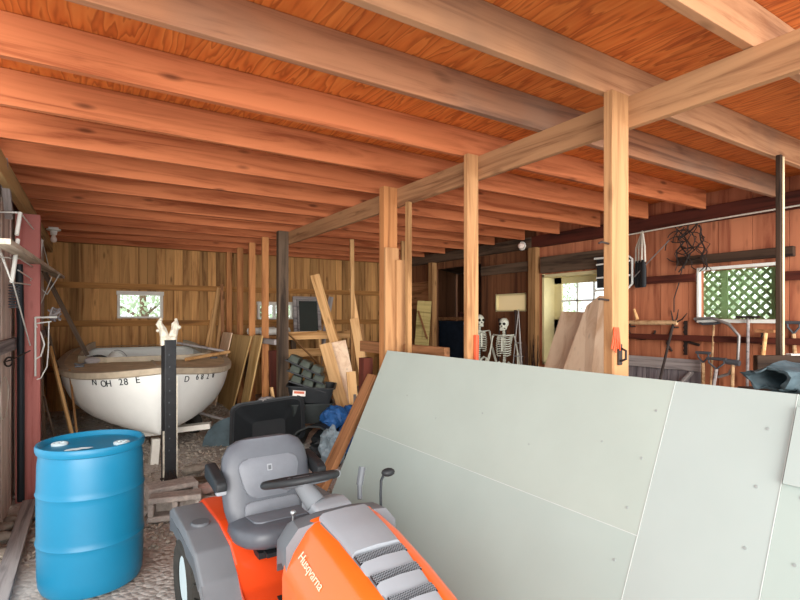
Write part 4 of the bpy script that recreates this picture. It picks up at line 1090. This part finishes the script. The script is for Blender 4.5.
o = beam('plank', (2.22, 6.35, .12), (2.12, 6.4, .75), .06, .03, 'fresh'); tag(o, 'short pale offcut leaning on the foot of the dark post', 'plank')

# ------------------------------------------------------------------ right wall: leaning boards, tools
sheet('plywood_sheet', [(4.75, 4.62, .0), (4.75, 3.9, .0), (5.35, 3.92, 1.70), (5.35, 4.46, 1.72)], .018, 'pinkply', 'pale plywood board leaning under the paned window, left of the two')
sheet('plywood_sheet', [(4.5, 4.2, .0), (4.5, 3.5, .0), (5.2, 3.45, 1.83), (5.2, 3.78, 1.9), (5.18, 3.95, 1.78)], .018, 'pinkply', 'tall pinkish plywood board with a clipped corner leaning under the paned window')
t = thing('barn_door', 'low grey weathered board door with a diagonal brace leaning on the right wall', 'door', (5.36, 3.7, .0), (R(-3), 0, -PI/2))
bm = BM()
for k in range(8): box(bm, (.06+.12*k, 0, .58), (.114, .025, 1.16), bev=.002)
obj('boards', bm, 'greyv', t)
for z in (1.15, .35): beam('rail', (0, -.025, z), (.96, -.025, z), .025, .12, 'grey', t)
beam('diagonal', (.35, -.026, .45), (.88, -.026, 1.08), .025, .11, 'grey', t, up=(0, 1, 0)); beam('diagonal', (.02, -.027, 1.08), (.35, -.027, .45), .025, .1, 'grey', t, up=(0, 1, 0))
bm = BM(); tube(bm, [(.5, -.035, .95), (.95, -.035, .95)], .01); obj('strap', bm, 'iron', t)

def d_shovel(y, zt, zb, x, tilt, label, blade=True, spread=.05, hm='handle'):
    t = thing('shovel', label, 'shovel', (x, y, 0), (0, 0, 0))
    yb = y+tilt
    bm = BM(); tube(bm, [(0, tilt, .35), (0, 0, zt-.1)], .018); obj('shaft', bm, hm, t, True)
    bm = BM(); tube(bm, [(0, -.0, zt-.1), (0, -spread, zt-.04), (0, -spread, zt)], .009); tube(bm, [(0, 0, zt-.1), (0, spread, zt-.04), (0, spread, zt)], .009); tube(bm, [(0, -spread-.02, zt), (0, spread+.02, zt)], .015); obj('grip', bm, 'leadgrey', t, True)
    if blade:
        rings = []
        for z, w_, d in ((.36, .05, .0), (.3, .12, -.02), (.1, .13, -.03), (.02, .07, -.02)):
            rings.append([Vector((d-.012-.03*abs(q), tilt+q*w_, z)) for q in (-1, -.5, 0, .5, 1)]+[Vector((d-.03*abs(q), tilt+q*w_, z)) for q in (1, .5, 0, -.5, -1)])
        bm = BM(); loft(bm, rings); obj('blade', bm, 'steel', t, True)
    return t
d_shovel(2.69, 1.29, .1, 5.33, .0, 'D-handled shovel with a white grip standing just right of the grey door')
d_shovel(2.55, 1.24, .1, 5.30, .12, 'D-handled shovel with a Y-shaped grip, tilted, under the lattice window', spread=.07, hm='grey')
t = d_shovel(1.96, 1.30, 0, 5.43, -.03, 'D-handled tool hanging high on the right wall beyond the slim dark post', blade=False, spread=.045)
for ch in list(t.children):
    if ch.name.startswith('shaft'): bpy.data.objects.remove(ch)
t.location.z = .3
bm = BM(); tube(bm, [(0, 0, 1.2), (0, -.01, 1.02)], .017); obj('shaft', bm, 'handle', t, True)
bm = BM(); tube(bm, [(-.01, -.01, 1.02), (-.01, -.015, .85)], [.014, .008]); obj('shank', bm, 'iron', t, True)
t = thing('hay_fork', 'long dark hay fork leaning against the grey door, tines up', 'fork', (5.06, 3.22, .0))
bm = BM(); tube(bm, [(0, 0, .0), (.3, -.22, 1.62)], .014); obj('shaft', bm, 'iron', t, True)
for dy, dz in ((-.14, .09), (-.05, .13), (.03, .12)):
    bm = BM(); tube(bm, [(.3, -.215, 1.58), (.3, -.22+dy*.6, 1.60+dz*.3), (.29, -.22+dy, 1.6+dz)], [.009, .008, .004]); obj('tine', bm, 'iron', t, True)
t = thing('garden_rake', 'long straight iron-headed rake standing upright below the lattice window', 'rake', (5.35, 2.29, 0))
bm = BM(); tube(bm, [(0, 0.02, .05), (0, 0, 1.65)], .014); obj('shaft', bm, 'grey', t, True)
bm = BM(); box(bm, (-.01, 0, 1.65), (.02, .2, .02))
for k in range(7): tube(bm, [(-.01, -.09+.03*k, 1.65), (-.05, -.09+.03*k, 1.63)], .004, 6)
obj('head', bm, 'iron', t)
bm = BM(); tube(bm, [(5.34, 2.78, 1.63), (5.33, 2.6, 1.64), (5.33, 2.45, 1.58), (5.33, 2.36, 1.47), (5.33, 2.37, 1.25), (5.33, 2.45, 1.1), (5.33, 2.55, 1.06)], .015, 10); tag(obj('bent_pipe', bm, 'steel', smooth=True), 'bent grey pipe curving down below the lattice window', 'pipe')
t = thing('sledge_hammer', 'hammer with a wooden handle standing head up among the shovels', 'hammer', (5.32, 2.41, .0))
bm = BM(); tube(bm, [(0, .02, .3), (0, 0, 1.2)], .017); obj('handle', bm, 'handle', t, True)
bm = BM(); tube(bm, [(0, -.06, 1.21), (0, .06, 1.22)], .028, 8); obj('head', bm, 'leadgrey', t)
t = thing('mattock', 'tool with a pale wooden handle leaning right of the upright rake, red-brown head on top', 'mattock', (5.34, 2.14, 0))
bm = BM(); tube(bm, [(-.1, .1, .2), (0, 0, 1.52)], .018); obj('handle', bm, 'fresh', t, True)
bm = BM(); box(bm, (0, .01, 1.52), (.04, .16, .03), bev=.006); obj('head', bm, 'brown', t)
bm = BM(); tube(bm, [(5.3, 2.25, .3), (5.36, 2.1, 1.28)], .016); tag(obj('tool_handle', bm, 'fresh', smooth=True), 'bare wooden handle leaning crosswise behind the pale mattock', 'handle')
bm = BM(); tube(bm, [(5.3, 2.22, .3), (5.36, 2.2, 1.02)], .017); tag(obj('tool_handle', bm, 'handle', smooth=True), 'short bare handle end beside the upright rake', 'handle')
bm = BM()
for k in range(8): tube(bm, [(5.442, 2.2+.012*math.sin(k), 1.52-.035*k), (5.425, 2.21, 1.50-.035*k), (5.442, 2.2-.01*math.sin(k), 1.485-.035*k)], .01, 6)
tag(obj('chain', bm, 'iron'), 'dark chain hanging beside the pale mattock', 'chain')
bm = BM(); tube(bm, [(5.36, 3.6, 1.585), (5.36, 2.97, 1.59)], .026, 10); tag(obj('wooden_pole', bm, 'handle', smooth=True), 'long pale wooden pole lying level on pegs along the right wall', 'pole')
bm = BM(); tube(bm, [(5.36, 3.42, 1.62), (5.36, 3.46, 1.74)], [.02, .014]); tag(obj('wooden_peg', bm, 'fresh'), 'pale wooden peg sticking up above the level pole', 'peg')
bm = BM(); tube(bm, [(5.44, 3.42+.16*math.cos(a), 1.50+.1*math.sin(a)) for a in [PI+PI*k/12 for k in range(13)]], .012, 8); tag(obj('iron_hoop', bm, 'iron', smooth=True), 'half-round iron hoop hanging below the level pole', 'hoop')
t = thing('bow_saw', 'rusty saw blade hanging on the right wall left of the lattice window', 'saw', (5.435, 2.9, 1.25))
bm = BM(); poly = [(0, 0), (0, .36)]+[(.035+.012*(k % 2), .36-.024*k) for k in range(16)]; prism(bm, poly, -.002, .002, lambda u, v, w: Vector((w, u, v))); obj('blade', bm, 'iron', t)
bm = BM(); tube(bm, [(0, 0, .14), (0, -.12, .11)], .014); obj('handle', bm, 'iron', t)
bm = BM(); tube(bm, [(5.44, 3.06, 1.55), (5.435, 3.1, 1.45), (5.435, 3.12, 1.36), (5.44, 3.07, 1.28)], .012); tag(obj('sickle', bm, 'iron'), 'curved iron sickle hanging behind the hay fork', 'sickle')
for (y, z) in ((3.0, 1.54), (3.5, 1.54)):
    bm = BM(); tube(bm, [(5.44, y, z), (5.36, y, z), (5.335, y, z+.03)], .008); tag(obj('wall_peg', bm, 'iron'), 'iron peg carrying the level pole, %s' % ('nearer the lattice window' if y < 3.2 else 'nearer the front post'), 'peg', 'pegs under the pole')
bm = BM(); tube(bm, [(5.34, 2.67, .0), (5.4, 2.62, 1.6)], .011); tag(obj('broomstick', bm, 'handle'), 'thin pale stick leaning up to the left corner of the lattice window', 'handle')
bm = BM(); tube(bm, [(5.41, 2.8, 1.61), (5.38, 2.72, 1.58), (5.37, 2.6, 1.585), (5.38, 2.54, 1.6)], .014); tag(obj('scythe_blade', bm, 'leadgrey'), 'dark curved blade hanging at the lower left corner of the lattice window', 'blade')

# folding chair hung on the wall
t = thing('folding_chair', 'white tubed folding chair with black webbing hung on the right wall', 'chair', (5.34, 3.62, 1.98))
bm = BM(); tube(bm, [(0, .35, .38), (0, -.10, .37), (0, -.15, .33), (0, -.15, .05), (0, -.10, 0), (0, .35, -.01)], .013, 10); obj('frame_tube', bm, 'wire', t, True)
bm = BM(); tube(bm, [(-.03, .3, .14), (-.03, -.14, .145)], .011); tube(bm, [(-.03, .3, .30), (-.03, -.14, .31)], .011); obj('cross_tube', bm, 'wire', t, True)
bm = BM(); box(bm, (.01, .1, .19), (.012, .44, .34), bev=.004); obj('webbing', bm, 'black', t)
for k in range(3):
    t = thing('strap_bag', 'black bag hung by long white cord straps beside the folding chair, %s of three' % ('left', 'middle', 'right')[k], 'bag', (5.36-.03*k, 3.42-.055*k, 1.98), (0, 0, 0), 'corded bags on the wall')
    bm = BM(); rings = []
    for z, w_ in ((0, .02), (.02, .03), (.2, .032), (.3, .02)): rings.append([Vector((.02*math.cos(a), w_*math.sin(a)*1.1, z)) for a in [2*PI*q/10 for q in range(10)]])
    loft(bm, rings); obj('pouch', bm, 'black', t, True)
    bm = BM(); top = Vector((.03*k, .055*k-.06, .63))
    tube(bm, [(0, .02, .28), Vector((0, .015, .45)), top], .011, 8); tube(bm, [(0, -.02, .28), Vector((0, -.015, .45)), top], .011, 8); obj('cord', bm, 'rope', t, True)
bm = BM(); tube(bm, [(5.33, 3.62, 2.585), (5.33, 2.9, 2.61), (5.33, 1.2, 2.635)], .008); tag(obj('rope_line', bm, 'rope'), 'white cord strung level along the top of the right wall', 'cord')
# hanging wire tangle
bm = BM(); rn = random.Random(21)
for k in range(10):
    y0 = rn.uniform(2.72, 3.05); z0 = rn.uniform(2.5, 2.66); pts = [Vector((5.36, y0, z0))]
    for q in range(7): pts.append(pts[-1]+Vector((rn.uniform(-.015, .015), rn.uniform(-.085, .085), -rn.uniform(.03, .1))))
    tube(bm, pts, rn.choice((.004, .005, .008)), 6)
for k in range(5):
    c = Vector((5.36, rn.uniform(2.75, 3.0), rn.uniform(2.25, 2.55))); r1, r2 = rn.uniform(.07, .16), rn.uniform(.06, .15)
    tube(bm, [c+Vector((rn.uniform(-.01, .01), r1*math.cos(a), r2*math.sin(a))) for a in [2*PI*q/18 for q in range(17)]], .005, 6)
tag(obj('wire_tangle', bm, 'iron'), 'dark tangle of wire hanging high on the right wall left of the lattice window', 'wire', kind='stuff')
bm = BM(); tube(bm, [(5.3, 3.42, 2.1), (5.3, 3.2, 2.3), (5.3, 3.02, 2.46)], .006); tag(obj('thin_rod', bm, 'steel'), 'thin grey rod slanting across the wire tangle', 'rod')
bm = BM(); tube(bm, [(5.4, 2.93, 2.2), (5.41, 2.98, 2.0), (5.41, 3.03, 1.85), (5.41, 3.03, 1.7)], .006); tag(obj('hanging_wire', bm, 'iron'), 'single dark wire trailing down below the wire tangle', 'wire')

# ------------------------------------------------------------------ skeletons
def skeleton(loc, rot, label):
    t = thing('toy_skeleton', label, 'skeleton', loc, rot, 'plastic skeletons')      # front is local -Y, origin at the pelvis
    sk = thing('skull', None, None); sk.parent = t
    bm = BM(); sphere(bm, (0, .01, .595), .078, 3, (.85, 1.08, .95)); sphere(bm, (0, -.045, .555), .05, 2, (.95, .8, .8)); obj('cranium', bm, 'bone', sk, True)
    bm = BM(); box(bm, (0, -.05, .502), (.07, .05, .022), bev=.008); tube(bm, [(-.042, 0, .545), (-.038, -.03, .51)], .011); tube(bm, [(.042, 0, .545), (.038, -.03, .51)], .011); obj('jaw', bm, 'bone', sk, True)
    for sx in (-1, 1):
        bm = BM(); sphere(bm, (sx*.03, -.072, .585), .021, 2, (1, .6, 1)); obj('eye_socket', bm, 'boneshade', sk, True)
    bm = BM(); sphere(bm, (0, -.085, .553), .01, 1, (1, .6, 1.3)); obj('nose_hole', bm, 'boneshade', sk)
    bm = BM(); box(bm, (0, -.076, .522), (.05, .012, .018), bev=.003); obj('teeth', bm, 'bone', sk)
    bm = BM()
    for k in range(17): box(bm, (0, .02+.02*math.sin(k*.25), .02+.03*k), (.035, .035, .022), bev=.005)
    obj('spine', bm, 'bone', t)
    bm = BM()
    for k in range(8):
        z = .40-.032*k; r = .085+.022*math.sin(PI*(k+2)/11)
        for sx in (-1, 1):
            tube(bm, [(sx*.01, .045, z), (sx*r*.8, .03, z-.004), (sx*r, -.01, z-.018), (sx*r*.7, -.06, z-.032), (sx*.018, -.075, z-.03)], .0075, 6)
    box(bm, (0, -.078, .30), (.026, .012, .2), bev=.004); obj('ribcage', bm, 'bone', t)
    bm = BM(); tube(bm, [(-.15, .0, .435), (-.05, -.06, .425), (.05, -.06, .425), (.15, 0, .435)], .009)
    for sx in (-1, 1): prism(bm, [(0, 0), (.06, .02), (.03, -.11)], .06, .068, lambda u, v, w: Vector((sx*(.06+u), w, .41+v)))
    obj('shoulder_girdle', bm, 'bone', t)
    bm = BM()
    for sx in (-1, 1): tube(bm, [(sx*.015, .02, .0), (sx*.07, .01, .05), (sx*.105, -.01, .03), (sx*.08, -.03, -.03), (sx*.03, -.04, -.05), (0, -.045, -.03)], .016, 8)
    obj('pelvis', bm, 'bone', t, True)
    for sx in (-1, 1):
        sh_, el, wr = Vector((sx*.155, 0, .42)), Vector((sx*.2, -.0, .17)), Vector((sx*.235, -.07, -.05))
        a = thing('arm', None, None); a.parent = t
        bm = BM(); tube(bm, [sh_, sh_+(el-sh_)*.1, sh_+(el-sh_)*.9, el], [.018, .011, .01, .016], 8); obj('upper_arm', bm, 'bone', a, True)
        bm = BM()
        for d in (-.009, .009): tube(bm, [el+Vector((d, 0, 0)), wr+Vector((d, 0, 0))], [.009, .007], 6)
        obj('forearm', bm, 'bone', a, True)
        bm = BM()
        for q in range(5):
            f = (q-2)*.012; tube(bm, [wr, wr+Vector((f*.8, -.01, -.04)), wr+Vector((f*1.6, -.02, -.075-.004*(2-abs(q-2)))), wr+Vector((f*1.9, -.015, -.10-.006*(2-abs(q-2))))], .0055, 5)
        obj('hand', bm, 'bone', a, True)
        l = thing('leg', None, None); l.parent = t
        hp, kn_, ft = Vector((sx*.08, -.01, -.01)), Vector((sx*.085, -.03, -.42)), Vector((sx*.08, .0, -.82))
        bm = BM(); tube(bm, [hp, hp+(kn_-hp)*.1, hp+(kn_-hp)*.9, kn_], [.022, .013, .013, .024], 8); obj('thigh', bm, 'bone', l, True)
        bm = BM(); tube(bm, [kn_, kn_+(ft-kn_)*.1, ft], [.022, .013, .012], 8); box(bm, ft+Vector((0, -.05, -.01)), (.05, .17, .03), bev=.01); obj('shin', bm, 'bone', l, True)
    return t
skeleton((5.02, 5.20, .97), (0, 0, R(-62)), 'grey-white plastic skeleton standing below the beige window shade, skull turned left')
skeleton((4.95, 5.62, 1.02), (0, 0, R(-20)), 'grey-white plastic skeleton half hidden behind the second pale post')
# tomato cage
t = thing('plant_cage', 'thin wire plant cage narrowing to a point right of the skeleton', 'cage', (5.05, 4.95, .0))
for k in range(3):
    a = 2*PI*k/3+.4; bm = BM(); tube(bm, [(.17*math.cos(a), .17*math.sin(a), 0), (.02*math.cos(a), .02*math.sin(a), 1.55), (0, 0, 1.75)], .006); obj('wire_leg', bm, 'steel', t)
for z in (1.3, 1.12, .92, .6):
    r = .02+.15*(1.55-z)/1.55; bm = BM(); tube(bm, [(r*math.cos(a), r*math.sin(a), z) for a in [2*PI*q/16 for q in range(17)]], .005, 6); obj('wire_ring', bm, 'steel', t)
bm = BM(); rn = random.Random(31)
for k in range(26):
    b0_ = Vector((5.3+rn.uniform(-.1, .08), 4.95+rn.uniform(-.13, .13), .0)); p = [b0_]
    for q in range(4): p.append(p[-1]+Vector((rn.uniform(-.04, .04), rn.uniform(-.06, .06), rn.uniform(.25, .4))))
    tube(bm, p, [.006, .006, .005, .004, .002], 5)
tag(obj('dry_brush', bm, 'twigs'), 'bundle of dark dry twigs standing beside the paned window frame', 'brush', kind='stuff')
for k, (y, z0, z1) in enumerate(((5.55, .2, 1.5), (5.68, .2, 1.6), (5.35, .2, 1.72))):
    bm = BM(); tube(bm, [(5.35, y, z0), (5.38, y-.02, z1)], .012); box(bm, (5.38, y-.02, z1), (.04, .02, .06)); tag(obj('garden_tool', bm, 'iron'), 'dark long-handled tool on the wall behind the skeletons, %s' % ('middle', 'leftmost', 'rightmost')[k], 'tool', 'tools behind the skeletons')

# ------------------------------------------------------------------ dark opening, shutter, bench
t = thing('shutter', 'pale yellow plank shutter with a diagonal brace leaning beside the dark opening', 'shutter', (5.1, 7.45, .78), (0, R(4), R(-55)))
bm = BM()
for k in range(2): box(bm, (.0+.13*k, 0, .58), (.126, .022, 1.16), bev=.003)
obj('boards', bm, 'yellowboard', t)
for z in (.1, 1.04, .45): beam('rail', (-.06, -.02, z), (.19, -.02, z), .02, .09, 'yellowboard', t)
beam('diagonal', (-.03, -.02, .98), (.17, -.02, .5), .02, .07, 'brown', t, up=(0, 1, 0))
o = beam('low_shelf', (4.95, 7.42, .72), (5.18, 7.08, .72), .3, .1, 'old'); tag(o, 'dark shelf board under the pale yellow shutter', 'shelf')
l = beam('leg', (5.06, 7.25, .2), (5.06, 7.25, .68), .1, .1, 'old'); l.parent = o; l.matrix_parent_inverse = o.matrix_basis.inverted()
sheet('siding_piece', [(4.9, 8.55, .3), (4.9, 8.1, .3), (5.3, 8.1, 2.0), (5.3, 8.55, 2.0)], .02, 'yellowboard', 'yellowish siding piece leaning behind the shutter', 'board')
sheet('dark_panel', [(4.75, 8.3, .3), (4.75, 8.02, .3), (5.12, 8.0, 1.85), (5.12, 8.3, 1.85)], .02, 'darkboard', 'dark board leaning in front of the yellowish siding piece', 'board')
o = beam('rough_board', (RX-.016, 8.8, 2.05), (RX-.016, 7.45, 2.05), .026, .5, 'brown'); tag(o, 'wide brown board on the right wall above the shutter', 'board')
t = thing('workbench', 'brown topped workbench inside the dark opening', 'workbench', (6.3, 7.3, 0))
bm = BM(); box(bm, (0, 0, 1.62), (.7, 1.5, .06), bev=.005); obj('bench_top', bm, 'brown', t)
for x in (-.3, .3):
    for y in (-.68, .68):
        bm = BM(); box(bm, (x, y, .8), (.08, .08, 1.6)); obj('leg', bm, 'old', t)
bm = BM(); box(bm, (-.33, 0, .95), (.02, 1.4, 1.25)); obj('curtain', bm, 'darkblue', t)
t = thing('clay_pot', 'small red-brown pot on the workbench in the dark opening', 'pot', (6.1, 7.45, 1.65)); bm = BM(); lathe(bm, [(.04, 0), (.055, .08), (.06, .08), (.06, .095), (.048, .095), (.035, .01)], 20); obj('pot_body', bm, 'redbrown', t, True)
bm = BM(); rn = random.Random(8); pts = [(5.9, 7.05+rn.uniform(-.02, .02), 1.66-.12*k) for k in range(12)]; tube(bm, pts, [.035+rn.uniform(-.012, .015) for _ in pts], 8); tag(obj('tarp_strip', bm, 'bluetarp', smooth=True), 'pale blue crumpled tarp strip hanging from the workbench in the dark opening', 'tarp')

# ------------------------------------------------------------------ bench with rolled tarp at the right edge
t = thing('work_chest', 'dark wooden chest with a raised back edge at the right behind the white panel', 'chest', (3.62, 1.02, 0), (0, 0, R(-32)))
bm = BM(); box(bm, (0, -.02, .62), (1.0, .5, 1.24), bev=.008); obj('chest_body', bm, 'darkboard', t)
bm = BM(); box(bm, (.06, .26, .71), (.86, .04, 1.42), bev=.004); obj('back_board', bm, 'darkboard', t)
bm = BM(); box(bm, (.13, .26, 1.425), (.6, .045, .01)); obj('pale_edge', bm, 'whiteboard', t)
bm = BM(); rn = random.Random(14); rings = []
n = 22
for i in range(15):
    f = i/14; c = Vector((3.06+.62*f, 1.22-.4*f, 1.325)); a_ = .10+.015*math.sin(9*f); b_ = .078+.012*math.sin(13*f+1)
    if i == 0: a_, b_ = .115, .062
    if i == 1: a_, b_ = .115, .072
    rings.append([c+Vector((.15*math.sin(2*PI*k/n)*(.3 if i > 1 else -.3)+rn.uniform(-.008, .008), a_*math.cos(2*PI*k/n)*(1+.12*math.sin(3*2*PI*k/n+f*7)), b_*math.sin(2*PI*k/n)*(1+.1*math.sin(5*2*PI*k/n+f*5)))) for k in range(n)])
inner_ = [[r[0]*0+ (sum(r, Vector())/n)+(p-(sum(r, Vector())/n))*.82 for p in r] for r in rings[:9]]
loft(bm, list(reversed(inner_))+rings)
bmesh.ops.subdivide_edges(bm, edges=bm.edges[:], cuts=1, use_grid_fill=True)
for v in bm.verts:
    w_ = noise.noise_vector(v.co*9)*.026+noise.noise_vector(v.co*26)*.014; v.co += w_
tag(obj('rolled_tarp', bm, 'tarp', smooth=True), 'blue-grey tarpaulin rolled up on the chest at the right edge', 'tarp')

# ------------------------------------------------------------------ trees outside the windows
def tree(loc, h, r, n, mat, label, seed):
    t = thing('tree', label, 'tree', loc, (0, 0, 0), 'trees outside the windows'); rn = random.Random(seed)
    bm = BM(); tube(bm, [(0, 0, -.2), (.05, .03, h*.4), (0, .08, h*.9)], [.12, .09, .03], 8)
    for k in range(6):
        a = rn.uniform(0, 6.3); z = h*rn.uniform(.25, .7); tube(bm, [(0, 0, z), (r*.6*math.cos(a), r*.6*math.sin(a), z+h*.15)], [.04, .012], 6)
    obj('trunk', bm, 'bark', t, True)
    bm = BM()
    for k in range(n):
        d = Vector((rn.gauss(0, 1), rn.gauss(0, 1), rn.gauss(0, 1))).normalized()*r*rn.uniform(.35, 1)**.6
        c = Vector((d.x, d.y, h*.55+d.z*h*.45/r)); s = rn.uniform(.03, .075)
        m = Matrix.Translation(c) @ Euler((rn.uniform(0, 6), rn.uniform(0, 6), rn.uniform(0, 6))).to_matrix().to_4x4()
        bm.faces.new([bm.verts.new(m @ Vector(q)) for q in ((-s, 0, 0), (0, -s*.5, .01), (s, 0, 0), (0, s*.5, .01))])
    obj('foliage', bm, mat, t)
tree((1.2, 12.2, 0), 3.6, 1.5, 4200, 'leafpale', 'pale green tree seen through the left far window', 1)
tree((4.0, 13.0, 0), 3.6, 1.5, 3600, 'leafpale', 'pale green tree seen through the far window beside the dark post', 2)
tree((8.9, 6.9+1.5, 0), 3.4, .01+1.2, 1800, 'leafpale', 'tree outside, seen through the paned window', 3)
tree((9.5, 3.6, 0), 3.6, 1.6, 4200, 'leafpale', 'green tree seen through the lattice window', 4)

# ------------------------------------------------------------------ daylight, fill sun and camera
W = bpy.data.worlds.new('daylight'); bpy.context.scene.world = W; W.use_nodes = True
bg = W.node_tree.nodes['Background']; bg.inputs[0].default_value = (.93, .97, 1, 1); bg.inputs[1].default_value = 1.6
def sun(name, el, az, e, ang, col=(1, .97, .93)):
    l = bpy.data.lights.new(name, 'SUN'); l.energy = e; l.angle = R(ang); l.color = col
    o = bpy.data.objects.new(name, l); C.objects.link(o)
    d = Vector((math.sin(R(az))*math.cos(R(el)), math.cos(R(az))*math.cos(R(el)), -math.sin(R(el))))
    o.rotation_euler = d.to_track_quat('-Z', 'Y').to_euler(); o.location = (-2, -6, 5)
sun('hazy_sun', 3, 22, 4.6, 45)
sun('left_wall_fill', 8, -38, 2.0, 70, (.96, .98, 1))  # added fill from the right front, brightens the left wall
cam = bpy.data.cameras.new('camera'); co = bpy.data.objects.new('camera', cam); C.objects.link(co)
co.location = (0, 0, 1.65); co.rotation_euler = (R(90), 0, R(-32.5))
cam.sensor_fit = 'HORIZONTAL'; cam.sensor_width = 36; cam.lens = 510*36/800; cam.shift_y = -17/800*-1
cam.clip_start = .05
bpy.context.scene.camera = co
vs = bpy.context.scene.view_settings
vs.view_transform = 'Standard'; vs.look = 'None'; vs.gamma = 1; vs.exposure = .25
try: vs.use_curve_mapping = False
except Exception: pass
